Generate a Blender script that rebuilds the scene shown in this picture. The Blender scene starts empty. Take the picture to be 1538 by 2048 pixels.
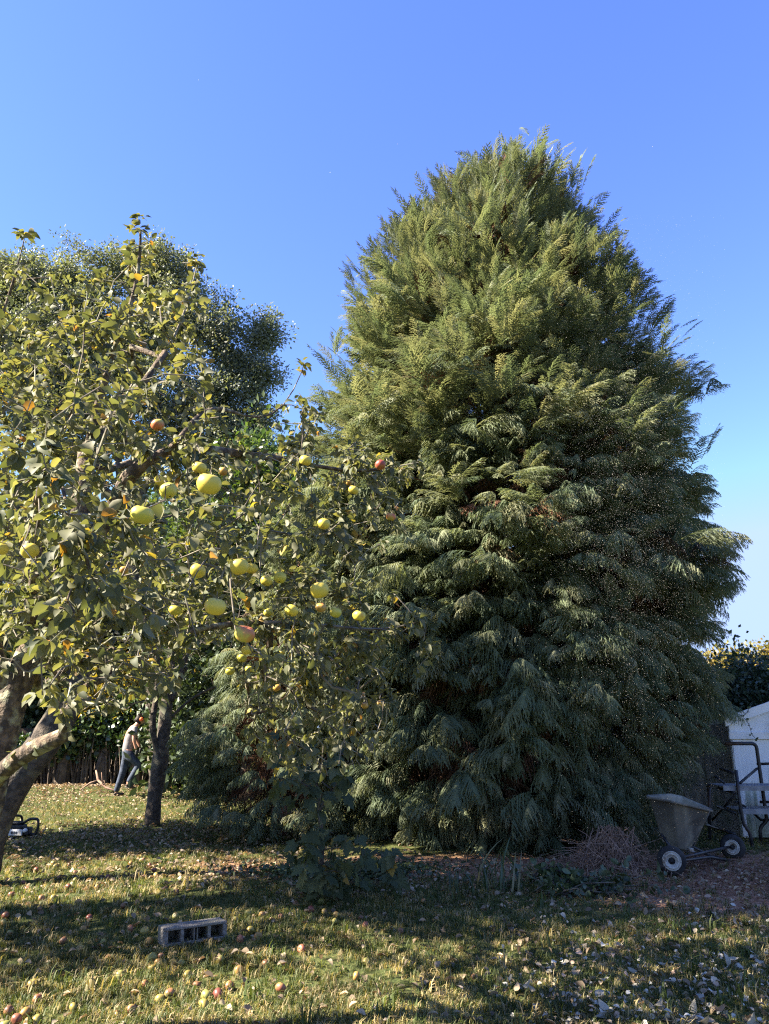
import bpy, math, random
import numpy as np
from mathutils import Vector, Matrix, Euler
R_ = math.radians
rng = np.random.default_rng(11)
random.seed(11)
scn = bpy.context.scene
COL = scn.collection

# ------------------------------------------------------------------ camera, sky, sun, exposure
CAMH, PITCH, VFOV = 1.55, R_(15.5), R_(67.0)
cam_d = bpy.data.cameras.new('camera'); cam = bpy.data.objects.new('camera', cam_d); COL.objects.link(cam)
cam.location = (0, 0, CAMH); cam.rotation_euler = (R_(90)+PITCH, 0, 0)
cam_d.sensor_fit = 'VERTICAL'; cam_d.angle_y = VFOV; cam_d.clip_start = .05; cam_d.clip_end = 3000
scn.camera = cam
SUN_EL = R_(38.0); SUN_AZ = R_(-101.0)          # azimuth measured from +Y towards +X
sun_dir = Vector((math.sin(SUN_AZ)*math.cos(SUN_EL), math.cos(SUN_AZ)*math.cos(SUN_EL), math.sin(SUN_EL)))
world = bpy.data.worlds.new("World"); scn.world = world; world.use_nodes = True
wn, wl = world.node_tree.nodes, world.node_tree.links
wn.clear()
sky = wn.new('ShaderNodeTexSky'); sky.sky_type = 'NISHITA'; sky.sun_disc = False
sky.sun_elevation = SUN_EL; sky.sun_rotation = SUN_AZ % (2*math.pi)
sky.altitude = 900; sky.air_density = 0.72; sky.dust_density = 0.1; sky.ozone_density = 3.0
bg = wn.new('ShaderNodeBackground'); bg.inputs['Strength'].default_value = 0.106
wo = wn.new('ShaderNodeOutputWorld')
hs = wn.new('ShaderNodeHueSaturation'); hs.inputs['Hue'].default_value = .508; hs.inputs['Saturation'].default_value = 1.13; hs.inputs['Value'].default_value = 1.0
wl.new(sky.outputs[0], hs.inputs['Color']); tint = wn.new('ShaderNodeMix'); tint.data_type = 'RGBA'; tint.blend_type = 'MULTIPLY'; tint.inputs[0].default_value = 1; tint.inputs[7].default_value = (.93, .82, 1.0, 1)
wl.new(hs.outputs[0], tint.inputs[6])
cap = wn.new('ShaderNodeMix'); cap.data_type = 'RGBA'; cap.blend_type = 'DARKEN'; cap.inputs[0].default_value = 1; cap.inputs[7].default_value = (.95, 1.28, 2.1, 1)   # clear air: no white glare
wl.new(tint.outputs[2], cap.inputs[6]); wl.new(cap.outputs[2], bg.inputs[0]); wl.new(bg.outputs[0], wo.inputs[0])
sd = bpy.data.lights.new('sun', 'SUN'); sd.energy = 4.5; sd.angle = R_(0.5); sd.color = (1.0, .90, .74)
sun = bpy.data.objects.new('sun', sd); COL.objects.link(sun)
sun.rotation_euler = (-sun_dir).to_track_quat('-Z', 'Y').to_euler()
scn.view_settings.view_transform = 'Standard'; scn.view_settings.look = 'None'
scn.view_settings.exposure = 2.65; scn.view_settings.gamma = 1.0; scn.view_settings.use_curve_mapping = False
scn.render.engine = 'CYCLES'
scn.cycles.max_bounces = 8; scn.cycles.diffuse_bounces = 5; scn.cycles.transparent_max_bounces = 4; scn.cycles.transmission_bounces = 4
scn.cycles.use_denoising = False; scn.cycles.filter_width = 1.2
try:
    scn.cycles.denoiser = 'OPENIMAGEDENOISE'; scn.cycles.denoising_input_passes = 'RGB_ALBEDO_NORMAL'; scn.cycles.denoising_prefilter = 'ACCURATE'
except Exception: pass
try:
    scn.cycles.sample_clamp_indirect = 6.0
except Exception: pass

# ------------------------------------------------------------------ picture pixel -> point at a distance
F = 1024/math.tan(VFOV/2); CP, SP = math.cos(PITCH), math.sin(PITCH)
def P(px, py, Y):
    u, v = (px-769)/F, (1024-py)/F
    t = Y/(CP - v*SP)
    return np.array((u*t, Y, CAMH + t*(SP + v*CP)))
def ground_at(px, py):
    v = (1024-py)/F
    Y = -CAMH*(CP - v*SP)/(SP + v*CP)
    p = P(px, py, Y); return p
def pix(p):
    x, y, z = p[0], p[1], p[2]-CAMH
    f = y*CP + z*SP; u = -y*SP + z*CP
    return 769+F*x/f, 1024-F*u/f
def gh(x, y):                                        # height of the lawn
    x = np.asarray(x, float); y = np.asarray(y, float)
    h = .018*np.sin(1.7*x+.6*y)+.014*np.sin(2.9*y-1.1*x+1)+.008*np.sin(5.1*x+4.3*y)
    h = h + .22*np.exp(-((x+8.2)**2/9+(y-19.2)**2/2.6))
    return h

# ------------------------------------------------------------------ helpers: objects
def tag(o, label=None, cat=None, group=None, kind=None):
    if label: o['label'] = label
    if cat: o['category'] = cat
    if group: o['group'] = group
    if kind: o['kind'] = kind
    return o
def empty(name, loc=(0,0,0), rot=(0,0,0)):
    o = bpy.data.objects.new(name, None); COL.objects.link(o)
    o.location = [float(c) for c in loc]; o.rotation_euler = rot; o.empty_display_size = .1
    return o
def link(name, me, parent=None, loc=None, rot=None, scale=None):
    o = bpy.data.objects.new(name, me); COL.objects.link(o)
    if parent: o.parent = parent
    if loc is not None: o.location = [float(c) for c in loc]
    if rot is not None: o.rotation_euler = rot
    if scale is not None: o.scale = (scale,)*3 if np.isscalar(scale) else scale
    return o
def mesh_np(name, V, T, mat, rnd=None, smooth=False):
    V = np.ascontiguousarray(V, np.float32); T = np.ascontiguousarray(T, np.int32)
    me = bpy.data.meshes.new(name)
    me.vertices.add(len(V)); me.vertices.foreach_set('co', V.ravel())
    k = T.shape[1]
    me.loops.add(T.size); me.loops.foreach_set('vertex_index', T.ravel())
    me.polygons.add(len(T)); me.polygons.foreach_set('loop_start', np.arange(len(T), dtype=np.int32)*k)
    if smooth: me.polygons.foreach_set('use_smooth', np.ones(len(T), bool))
    me.update(calc_edges=True); me.validate()
    if rnd is not None:
        a = me.attributes.new('rnd', 'FLOAT', 'POINT'); a.data.foreach_set('value', np.ascontiguousarray(rnd, np.float32))
    if mat: me.materials.append(mat)
    return me
class MB:
    def __init__(s): s.v = []; s.f = []
    def add(s, vs, fs):
        b = len(s.v); s.v += [tuple(float(c) for c in v) for v in vs]; s.f += [tuple(i+b for i in f) for f in fs]; return s
    def box(s, a, b, M=None):
        x0,y0,z0 = a; x1,y1,z1 = b
        vs = [Vector(c) for c in ((x0,y0,z0),(x1,y0,z0),(x1,y1,z0),(x0,y1,z0),(x0,y0,z1),(x1,y0,z1),(x1,y1,z1),(x0,y1,z1))]
        if M: vs = [M @ v for v in vs]
        return s.add(vs, [(0,3,2,1),(4,5,6,7),(0,1,5,4),(1,2,6,5),(2,3,7,6),(3,0,4,7)])
    def tube(s, path, r, n=8, cap=True):
        path = [np.array(p, float) for p in path]; m = len(path)
        rs = [r]*m if np.isscalar(r) else list(r)
        vs = []; N = None
        for i, p in enumerate(path):
            t = path[min(i+1, m-1)]-path[max(i-1, 0)]; t = t/(np.linalg.norm(t)+1e-9)
            if N is None:
                a = np.array((0,0,1.)) if abs(t[2]) < .9 else np.array((1.,0,0)); N = np.cross(t, a)
            N = N - t*np.dot(N, t); N = N/(np.linalg.norm(N)+1e-9); B = np.cross(t, N)
            for k in range(n):
                a = 2*math.pi*k/n; vs.append(p+rs[i]*(math.cos(a)*N+math.sin(a)*B))
        fs = [(i*n+k, i*n+(k+1)%n, (i+1)*n+(k+1)%n, (i+1)*n+k) for i in range(m-1) for k in range(n)]
        if cap: fs += [tuple(range(n))[::-1], tuple(range((m-1)*n, m*n))]
        return s.add(vs, fs)
    def lathe(s, prof, n=20, M=None):                # profile (r, z) round z
        vs = [Vector((r*math.cos(2*math.pi*k/n), r*math.sin(2*math.pi*k/n), z)) for r, z in prof for k in range(n)]
        if M: vs = [M @ v for v in vs]
        m = len(prof)
        fs = [(i*n+k, i*n+(k+1)%n, (i+1)*n+(k+1)%n, (i+1)*n+k) for i in range(m-1) for k in range(n)]
        return s.add(vs, fs)
    def mesh(s, name, mat, smooth=False):
        me = bpy.data.meshes.new(name); me.from_pydata(s.v, [], s.f); me.update()
        if smooth:
            for p in me.polygons: p.use_smooth = True
        if mat: me.materials.append(mat)
        return me
    def obj(s, name, mat, parent=None, smooth=False, bevel=0):
        o = link(name, s.mesh(name, mat, smooth), parent)
        if bevel:
            b = o.modifiers.new('bevel', 'BEVEL'); b.width = bevel; b.segments = 2; b.limit_method = 'ANGLE'; b.angle_limit = R_(40)
        return o
def bend(path, r=.08, n=5):                          # round the corners of a polyline
    path = [np.array(p, float) for p in path]; out = [path[0]]
    for i in range(1, len(path)-1):
        a, b, c = path[i-1], path[i], path[i+1]
        d0 = (a-b)/np.linalg.norm(a-b); d1 = (c-b)/np.linalg.norm(c-b)
        rr = min(r, .45*np.linalg.norm(a-b), .45*np.linalg.norm(c-b))
        p0, p2 = b+d0*rr, b+d1*rr
        for k in range(n+1):
            t = k/n; out.append((1-t)**2*p0+2*t*(1-t)*b+t*t*p2)
    return out+[path[-1]]

# frames: rotation matrices (n,3,3) with columns X=dir, Y=side, Z=up-ish, rolled
def frames(d, up=(0,0,1), roll=None):
    d = np.asarray(d, float); d = d/np.linalg.norm(d, axis=1, keepdims=True)
    up = np.broadcast_to(np.asarray(up, float), d.shape)
    y = np.cross(up, d); l = np.linalg.norm(y, axis=1, keepdims=True)
    y = np.where(l < 1e-3, np.array((0,1.,0)), y/np.maximum(l, 1e-6)); z = np.cross(d, y)
    if roll is not None:
        c, s = np.cos(roll)[:,None], np.sin(roll)[:,None]; y, z = c*y+s*z, -s*y+c*z
    return np.stack((d, y, z), axis=2)
def merge(protos, idx, loc, Rm, scl, rnd=None):
    Vs, Ts, Rs = [], [], []; base = 0
    rnd = rng.random(len(idx)) if rnd is None else rnd
    for k, (pv, pt) in enumerate(protos):
        m = np.where(idx == k)[0]
        if not len(m): continue
        v = np.einsum('nij,vj->nvi', Rm[m]*np.reshape(scl[m], (-1,1,1)), pv)+loc[m][:,None,:]
        n, q = len(m), len(pv)
        Ts.append((pt[None]+(base+np.arange(n)*q)[:,None,None]).reshape(-1, pt.shape[1]))
        Vs.append(v.reshape(-1,3)); Rs.append(np.repeat(rnd[m], q)); base += n*q
    return np.concatenate(Vs), np.concatenate(Ts), np.concatenate(Rs)
def instancer(name, proto_meshes, idx, loc, Rm, scl, parent=None, kind='stuff'):
    """one object whose many alike pieces are placed by geometry nodes"""
    me = bpy.data.meshes.new(name); n = len(idx)
    me.vertices.add(n); me.vertices.foreach_set('co', np.ascontiguousarray(loc, np.float32).ravel())
    eul = np.array([Matrix(m.tolist()).to_euler() for m in Rm], np.float32)
    a = me.attributes.new('rot', 'FLOAT_VECTOR', 'POINT'); a.data.foreach_set('vector', eul.ravel())
    a = me.attributes.new('scl', 'FLOAT', 'POINT'); a.data.foreach_set('value', np.ascontiguousarray(scl, np.float32))
    a = me.attributes.new('idx', 'INT', 'POINT'); a.data.foreach_set('value', np.ascontiguousarray(idx, np.int32))
    me.update(); o = link(name, me, parent)
    ng = bpy.data.node_groups.new(name, 'GeometryNodeTree')
    ng.interface.new_socket('Geometry', in_out='INPUT', socket_type='NodeSocketGeometry'); ng.interface.new_socket('Geometry', in_out='OUTPUT', socket_type='NodeSocketGeometry')
    gi, go = ng.nodes.new('NodeGroupInput'), ng.nodes.new('NodeGroupOutput'); ip = ng.nodes.new('GeometryNodeInstanceOnPoints'); j = ng.nodes.new('GeometryNodeJoinGeometry')
    for src in proto_meshes:
        oi = ng.nodes.new('GeometryNodeObjectInfo'); oi.inputs['Object'].default_value = src; oi.inputs['As Instance'].default_value = True; ng.links.new(oi.outputs['Geometry'], j.inputs[0])
    def na(t, nm):
        q = ng.nodes.new('GeometryNodeInputNamedAttribute'); q.data_type = t; q.inputs[0].default_value = nm; return [x for x in q.outputs if x.enabled][0]
    e2r = ng.nodes.new('FunctionNodeEulerToRotation'); ng.links.new(na('FLOAT_VECTOR', 'rot'), e2r.inputs[0])
    ng.links.new(gi.outputs[0], ip.inputs['Points']); ng.links.new(j.outputs[0], ip.inputs['Instance']); ip.inputs['Pick Instance'].default_value = True
    ng.links.new(na('INT', 'idx'), ip.inputs['Instance Index']); ng.links.new(e2r.outputs[0], ip.inputs['Rotation']); ng.links.new(na('FLOAT', 'scl'), ip.inputs['Scale']); ng.links.new(ip.outputs[0], go.inputs[0])
    md = o.modifiers.new('instances', 'NODES'); md.node_group = ng
    tag(o, kind=kind); return o
def mat4(R3, loc, s):
    M = Matrix([list(map(float, R3[i]*s))+[float(loc[i])] for i in range(3)]+[[0,0,0,1]]); return M
def inside(poly, pts):
    poly = np.array(poly, float); x, y = pts[:,0], pts[:,1]; r = np.zeros(len(pts), bool); j = len(poly)-1
    for i in range(len(poly)):
        xi, yi = poly[i]; xj, yj = poly[j]
        c = ((yi > y) != (yj > y)) & (x < (xj-xi)*(y-yi)/(yj-yi+1e-12)+xi); r ^= c; j = i
    return r
def sample_poly(poly, n):
    a = np.array(poly, float); lo, hi = a.min(0), a.max(0); out = np.zeros((0,2))
    while len(out) < n:
        p = lo+rng.random((4*n,2))*(hi-lo); out = np.vstack((out, p[inside(poly, p)]))
    return out[:n]

# ------------------------------------------------------------------ helpers: materials
def new_mat(name):
    m = bpy.data.materials.new(name); m.use_nodes = True; nt = m.node_tree; nt.nodes.clear()
    out = nt.nodes.new('ShaderNodeOutputMaterial'); return m, nt, out
def N(nt, t, **kw):
    n = nt.nodes.new(t)
    for k, v in kw.items():
        if k.startswith('i_'): n.inputs[k[2:].replace('_', ' ')].default_value = v
        else: setattr(n, k, v)
    return n
def ramp(nt, stops, interp='LINEAR'):
    r = nt.nodes.new('ShaderNodeValToRGB'); r.color_ramp.interpolation = interp; e = r.color_ramp.elements
    while len(e) < len(stops): e.new(.5)
    for x, (p, c) in zip(e, stops): x.position = p; x.color = (*c, 1)
    return r
def mixc(nt, a, b, f, mode='MIX'):
    m = nt.nodes.new('ShaderNodeMix'); m.data_type = 'RGBA'; m.blend_type = mode
    for s, v in ((6, a), (7, b)):
        if isinstance(v, tuple): m.inputs[s].default_value = (*v, 1)
        else: nt.links.new(v, m.inputs[s])
    if isinstance(f, (int, float)): m.inputs[0].default_value = f
    else: nt.links.new(f, m.inputs[0])
    return m.outputs[2]
def rnd_value(nt):                                    # one random number per leaf / piece
    a = N(nt, 'ShaderNodeAttribute', attribute_name='rnd'); o = N(nt, 'ShaderNodeObjectInfo')
    s = N(nt, 'ShaderNodeMath', operation='ADD'); nt.links.new(a.outputs['Fac'], s.inputs[0]); nt.links.new(o.outputs['Random'], s.inputs[1])
    f = N(nt, 'ShaderNodeMath', operation='FRACT'); nt.links.new(s.outputs[0], f.inputs[0]); return f.outputs[0]
def leaf_mat(name, stops, back=None, trans=.35, tcol=(1.5,1.5,.6), rough=.45, spec=.5, noise=1.2, dark=.55, backmix=.6):
    m, nt, out = new_mat(name); L = nt.links.new
    cr = ramp(nt, stops); L(rnd_value(nt), cr.inputs[0]); col = cr.outputs[0]
    g = N(nt, 'ShaderNodeNewGeometry'); nz = N(nt, 'ShaderNodeTexNoise'); nz.inputs['Scale'].default_value = noise; nz.inputs['Detail'].default_value = 3
    L(g.outputs['Position'], nz.inputs['Vector'])
    r2 = ramp(nt, [(.3, (dark,)*3), (.7, (1.25,)*3)]); L(nz.outputs[0], r2.inputs[0])
    col = mixc(nt, col, r2.outputs[0], 1.0, 'MULTIPLY')
    front = col
    if back:
        b = mixc(nt, col, back, backmix); front = mixc(nt, col, b, g.outputs['Backfacing'])
    bs = N(nt, 'ShaderNodeBsdfPrincipled'); bs.inputs['Roughness'].default_value = rough; bs.inputs['Specular IOR Level'].default_value = spec
    L(front, bs.inputs['Base Color'])
    if trans > 0:
        tr = N(nt, 'ShaderNodeBsdfTranslucent'); L(mixc(nt, col, tcol, 1.0, 'MULTIPLY'), tr.inputs[0])
        mx = N(nt, 'ShaderNodeMixShader'); mx.inputs[0].default_value = trans; L(bs.outputs[0], mx.inputs[1]); L(tr.outputs[0], mx.inputs[2]); L(mx.outputs[0], out.inputs[0])
    else: L(bs.outputs[0], out.inputs[0])
    return m
def surf(name, a, b=None, scale=6, rough=.7, metal=0, bump=.3, bscale=40, c=None, cscale=2.5, detail=6, lo=.4, hi=.6, spec=.4, coords='Object', clo=.52):
    m, nt, out = new_mat(name); L = nt.links.new
    tc = N(nt, 'ShaderNodeTexCoord'); V = tc.outputs[coords]
    bs = N(nt, 'ShaderNodeBsdfPrincipled'); bs.inputs['Roughness'].default_value = rough; bs.inputs['Metallic'].default_value = metal; bs.inputs['Specular IOR Level'].default_value = spec
    col = a
    if b:
        nz = N(nt, 'ShaderNodeTexNoise'); nz.inputs['Scale'].default_value = scale; nz.inputs['Detail'].default_value = detail; L(V, nz.inputs['Vector'])
        r = ramp(nt, [(lo, a), (hi, b)]); L(nz.outputs[0], r.inputs[0]); col = r.outputs[0]
    if c:
        nz = N(nt, 'ShaderNodeTexNoise'); nz.inputs['Scale'].default_value = cscale; nz.inputs['Detail'].default_value = 5; L(V, nz.inputs['Vector'])
        r = ramp(nt, [(clo, (0,0,0)), (clo+.14, (1,1,1))]); L(nz.outputs[0], r.inputs[0]); col = mixc(nt, col, c, r.outputs[0])
    if isinstance(col, tuple): bs.inputs['Base Color'].default_value = (*col, 1)
    else: L(col, bs.inputs['Base Color'])
    if bump:
        nb = N(nt, 'ShaderNodeTexNoise'); nb.inputs['Scale'].default_value = bscale; nb.inputs['Detail'].default_value = 6; L(V, nb.inputs['Vector'])
        bp = N(nt, 'ShaderNodeBump'); bp.inputs['Strength'].default_value = bump; bp.inputs['Distance'].default_value = .02; L(nb.outputs[0], bp.inputs['Height']); L(bp.outputs[0], bs.inputs['Normal'])
    L(bs.outputs[0], out.inputs[0]); return m

M_bark = surf('lichen_bark', (.055,.04,.03), (.16,.115,.078), 26, .9, bump=1.0, bscale=45, c=(.30,.29,.19), cscale=13, coords='Object')
M_twig = surf('lichen_twig', (.10,.08,.065), (.20,.175,.135), 9, .9, bump=.3, c=(.30,.29,.21), cscale=6)
M_dark_bark = surf('dark_bark', (.04,.032,.026), (.10,.078,.06), 16, .9, bump=1.0, bscale=50, c=(.13,.12,.085), cscale=5)
M_cyp_bark = surf('cypress_bark', (.14,.075,.05), (.24,.14,.10), 10, .9, bump=.6)
M_cyp = leaf_mat('cypress_foliage', [(0,(.095,.128,.075)), (.45,(.135,.162,.092)), (.8,(.172,.188,.106)), (1,(.22,.22,.135))], back=(.15,.165,.12), trans=.36, tcol=(1.4,1.35,.85), rough=.6, spec=.25, noise=.8, dark=.9, backmix=.4)
M_cyp_dead = leaf_mat('dead_cypress', [(0,(.10,.045,.025)), (.5,(.075,.05,.028)), (1,(.16,.08,.05))], trans=.1, tcol=(1,.8,.6), rough=.8, spec=.2)
M_apple_leaf = leaf_mat('apple_leaf', [(0,(.065,.078,.042)), (.4,(.105,.113,.060)), (.75,(.155,.152,.082)), (.95,(.21,.195,.095)), (.975,(.30,.24,.045)), (1,(.36,.16,.04))], back=(.26,.25,.18), trans=.34, tcol=(1.5,1.5,.55), rough=.6, spec=.28, noise=2.0, dark=.7, backmix=.55)
M_eu = leaf_mat('silver_leaf', [(0,(.11,.135,.09)), (.6,(.165,.185,.13)), (1,(.24,.245,.19))], back=(.22,.24,.18), trans=.35, rough=.5, spec=.4, noise=.5, dark=.6)
M_green = leaf_mat('green_leaf', [(0,(.035,.07,.022)), (.6,(.07,.11,.03)), (1,(.12,.15,.035))], back=(.12,.15,.09), trans=.35, rough=.4, noise=.6, dark=.55)
M_yellow = leaf_mat('yellow_leaf', [(0,(.12,.13,.03)), (.5,(.22,.19,.04)), (1,(.33,.24,.05))], trans=.4, tcol=(1.5,1.3,.5), rough=.5, noise=.7)
M_laurel = leaf_mat('laurel_leaf', [(0,(.03,.05,.022)), (.7,(.055,.08,.032)), (1,(.085,.11,.05))], back=(.09,.12,.08), trans=.15, rough=.4, spec=.35, noise=1.5)
M_ivy = leaf_mat('ivy_leaf', [(0,(.02,.04,.018)), (.6,(.04,.075,.025)), (.92,(.075,.12,.03)), (1,(.2,.22,.04))], back=(.10,.13,.09), trans=.2, rough=.32, spec=.6, noise=1.3)
M_plum_leaf = leaf_mat('plum_leaf', [(0,(.05,.045,.03)), (.5,(.07,.085,.035)), (1,(.14,.13,.05))], back=(.15,.15,.11), trans=.35, rough=.45, noise=1.0)
M_syc = leaf_mat('sycamore_leaf', [(0,(.05,.07,.036)), (.6,(.08,.10,.05)), (.93,(.12,.13,.06)), (.96,(.26,.22,.04)), (1,(.33,.2,.04))], back=(.20,.22,.17), trans=.3, rough=.6, spec=.2, noise=2.5, dark=.75)
M_grass = leaf_mat('grass_blade', [(0,(.062,.09,.025)), (.4,(.11,.132,.04)), (.62,(.19,.18,.065)), (.82,(.31,.26,.12)), (1,(.42,.33,.18))], trans=.35, tcol=(1.5,1.4,.6), rough=.55, spec=.3, noise=1.6, dark=.5)
M_strap = leaf_mat('strap_leaf', [(0,(.04,.075,.03)), (.7,(.07,.105,.045)), (1,(.22,.19,.09))], trans=.25, rough=.4, noise=1.5)
M_litter = leaf_mat('dead_leaf', [(0,(.12,.09,.06)), (.4,(.22,.165,.105)), (.75,(.33,.255,.165)), (1,(.44,.36,.26))], back=(.3,.22,.15), trans=.2, tcol=(1.2,.9,.6), rough=.7, spec=.25, noise=2, dark=.75)
M_pale = leaf_mat('pale_leaf', [(0,(.26,.24,.19)), (.5,(.40,.375,.31)), (.82,(.56,.54,.47)), (.86,(.40,.27,.18)), (1,(.45,.32,.24))], back=(.24,.20,.12), trans=.15, tcol=(1,.95,.8), rough=.6, spec=.3, noise=9, dark=.7)
# ------------------------------------------------------------------ the lawn and the sky over it
def soil_mask_nodes(nt):
    return None
def make_ground():
    m, nt, out = new_mat('lawn'); L = nt.links.new
    g = N(nt, 'ShaderNodeNewGeometry'); pos = g.outputs['Position']
    n1 = N(nt, 'ShaderNodeTexNoise'); n1.inputs['Scale'].default_value = 1.3; n1.inputs['Detail'].default_value = 8; L(pos, n1.inputs['Vector'])
    n2 = N(nt, 'ShaderNodeTexNoise'); n2.inputs['Scale'].default_value = 28; n2.inputs['Detail'].default_value = 6; L(pos, n2.inputs['Vector'])
    turf = ramp(nt, [(.3,(.035,.05,.016)), (.55,(.075,.085,.028)), (.75,(.15,.125,.055))]); L(n2.outputs[0], turf.inputs[0])
    soil = ramp(nt, [(.3,(.17,.09,.055)), (.5,(.33,.18,.11)), (.7,(.46,.29,.19))]); L(n2.outputs[0], soil.inputs[0])
    fac = None
    for (cx, cy, rx, ry) in SOIL:
        s = N(nt, 'ShaderNodeVectorMath', operation='SUBTRACT'); L(pos, s.inputs[0]); s.inputs[1].default_value = (cx, cy, 0)
        d = N(nt, 'ShaderNodeVectorMath', operation='DIVIDE'); L(s.outputs[0], d.inputs[0]); d.inputs[1].default_value = (rx, ry, 5)
        l = N(nt, 'ShaderNodeVectorMath', operation='LENGTH'); L(d.outputs[0], l.inputs[0])
        a = N(nt, 'ShaderNodeMath', operation='ADD'); L(l.outputs['Value'], a.inputs[0])
        k = N(nt, 'ShaderNodeMath', operation='MULTIPLY_ADD'); L(n1.outputs[0], k.inputs[0]); k.inputs[1].default_value = .9; k.inputs[2].default_value = -.45; L(k.outputs[0], a.inputs[1])
        q = N(nt, 'ShaderNodeMapRange'); L(a.outputs[0], q.inputs[0]); q.inputs[1].default_value = .75; q.inputs[2].default_value = 1.15; q.inputs[3].default_value = 1; q.inputs[4].default_value = 0
        if fac is None: fac = q.outputs[0]
        else:
            x = N(nt, 'ShaderNodeMath', operation='MAXIMUM'); L(fac, x.inputs[0]); L(q.outputs[0], x.inputs[1]); fac = x.outputs[0]
    col = mixc(nt, turf.outputs[0], soil.outputs[0], fac)
    bs = N(nt, 'ShaderNodeBsdfPrincipled'); bs.inputs['Roughness'].default_value = .95; bs.inputs['Specular IOR Level'].default_value = .1; L(col, bs.inputs['Base Color'])
    bp = N(nt, 'ShaderNodeBump'); bp.inputs['Strength'].default_value = .8; bp.inputs['Distance'].default_value = .04; L(n2.outputs[0], bp.inputs['Height']); L(bp.outputs[0], bs.inputs['Normal'])
    L(bs.outputs[0], out.inputs[0])
    xs = np.unique(np.concatenate((np.array((-900,-400,-150,-70,-40,-25)), np.arange(-16, 16.01, .25), np.array((25,40,70,150,400,900)))))
    ys = np.unique(np.concatenate((np.array((-900,-300,-100,-30,-10)), np.arange(-4, 26.01, .25), np.array((30,40,60,100,200,500,1200)))))
    X, Y = np.meshgrid(xs, ys); Z = gh(X, Y)
    Z = np.where((np.abs(X) > 20) | (Y > 30) | (Y < -8), 0, Z)
    V = np.stack((X, Y, Z), 2).reshape(-1, 3); nx = len(xs)
    i, j = np.meshgrid(np.arange(nx-1), np.arange(len(ys)-1)); b = (j*nx+i).ravel()
    Q = np.stack((b, b+1, b+nx+1, b+nx), 1)
    tag(link('lawn', mesh_np('lawn', V, Q, m, smooth=True)), 'mown garden lawn strewn with windfall apples and leaves', kind='structure')
SOIL = [(4.1, 9.0, 2.3, 1.6), (3.2, 8.0, 1.6, .9), (0.6, 9.6, 2.8, .9)]
def soil(x, y):
    r = np.zeros_like(x)
    for cx, cy, rx, ry in SOIL: r = np.maximum(r, 1.15-np.hypot((x-cx)/rx, (y-cy)/ry))
    return np.clip(r*2.2, 0, 1)
make_ground()

# ------------------------------------------------------------------ the big cypress
def frond_proto(seed, droop, length=1.0, n=24, spread=.30, hang=.5, plume=False):
    r = np.random.default_rng(seed); V = []; T = []
    def rach(s):
        return np.array((length*s*(1-.10*droop*s), .05*math.sin(3*s+seed), length*(.30*s-.50*droop*s*s) if not plume else length*(.10*s-.16*s*s)))
    def tri(a, b, c):
        k = len(V); V.extend((a, b, c)); T.append((k, k+1, k+2))
    def strip(pts, w, up):
        for i in range(len(pts)-1):
            a, b = pts[i], pts[i+1]; t = b-a; sd = np.cross(t, up); sd = sd/(np.linalg.norm(sd)+1e-9)
            w0 = w*(1-i/(len(pts)-1)); w1 = w*(1-(i+1)/(len(pts)-1))
            if w1 < 1e-5: tri(a-sd*w0, a+sd*w0, b)
            else:
                tri(a-sd*w0, a+sd*w0, b+sd*w1); tri(a-sd*w0, b+sd*w1, b-sd*w1)
    strip([rach(s) for s in np.linspace(0, 1, 5)], .012, np.array((0,.3,1.)))
    for k in range(n):
        s = .10+.88*(k+r.random()*.6)/n; p = rach(s); t = rach(min(s+.02, 1.02))-rach(s-.02); t = t/np.linalg.norm(t)
        side = 1 if k % 2 else -1
        env = math.sin(math.pi*min(1, .16+.84*s))**.7 if s < .62 else (1.06-s)/.44*.93
        l = length*spread*(.25+.95*env)*(.8+.4*r.random())
        sv = np.cross(np.array((0,0,1.)), t); sv = sv/np.linalg.norm(sv)
        d = t*(.85+.3*r.random())+sv*side*(.55+.35*r.random())+np.array((0,0,-hang*(.25+.4*r.random()))); d = d/np.linalg.norm(d)
        g = np.array((0,0,-hang*(.45+.35*r.random())))
        pts = [p, p+d*l*.5+g*l*.20, p+d*l*.92+g*l*.75]
        up = np.array((0,0,1.))+sv*(r.random()-.5)*1.2
        strip(pts, .017*(.7+.6*r.random()), up)
        # small leaf sprays either side of the branchlet
        for q in range(4):
            f = .18+.2*q+.06*r.random(); a = pts[0]*(1-f)**2+2*f*(1-f)*pts[1]+f*f*pts[2]
            dd = (pts[2]-pts[0]); dd = dd/np.linalg.norm(dd); s2 = np.cross(up, dd); s2 = s2/(np.linalg.norm(s2)+1e-9)
            sg = 1 if (q+k) % 2 else -1
            e = a+dd*l*(.26-.03*q)+s2*sg*l*(.20-.035*q)+g*l*.12
            wv = np.cross(e-a, up); wv = wv/(np.linalg.norm(wv)+1e-9)*.011
            tri(a-wv, a+wv, e)
    return np.array(V), np.array(T)
DROOP = [frond_proto(s, .95+.1*(s % 3), 1.0, 24, .30, 1.15) for s in range(4)]
MIDFR = [frond_proto(10+s, .55, 1.0, 22, .27, .55) for s in range(4)]
PLUME = [frond_proto(20+s, .3, 1.0, 22, .20, .18, True) for s in range(4)]
FR = DROOP+MIDFR+PLUME

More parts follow.
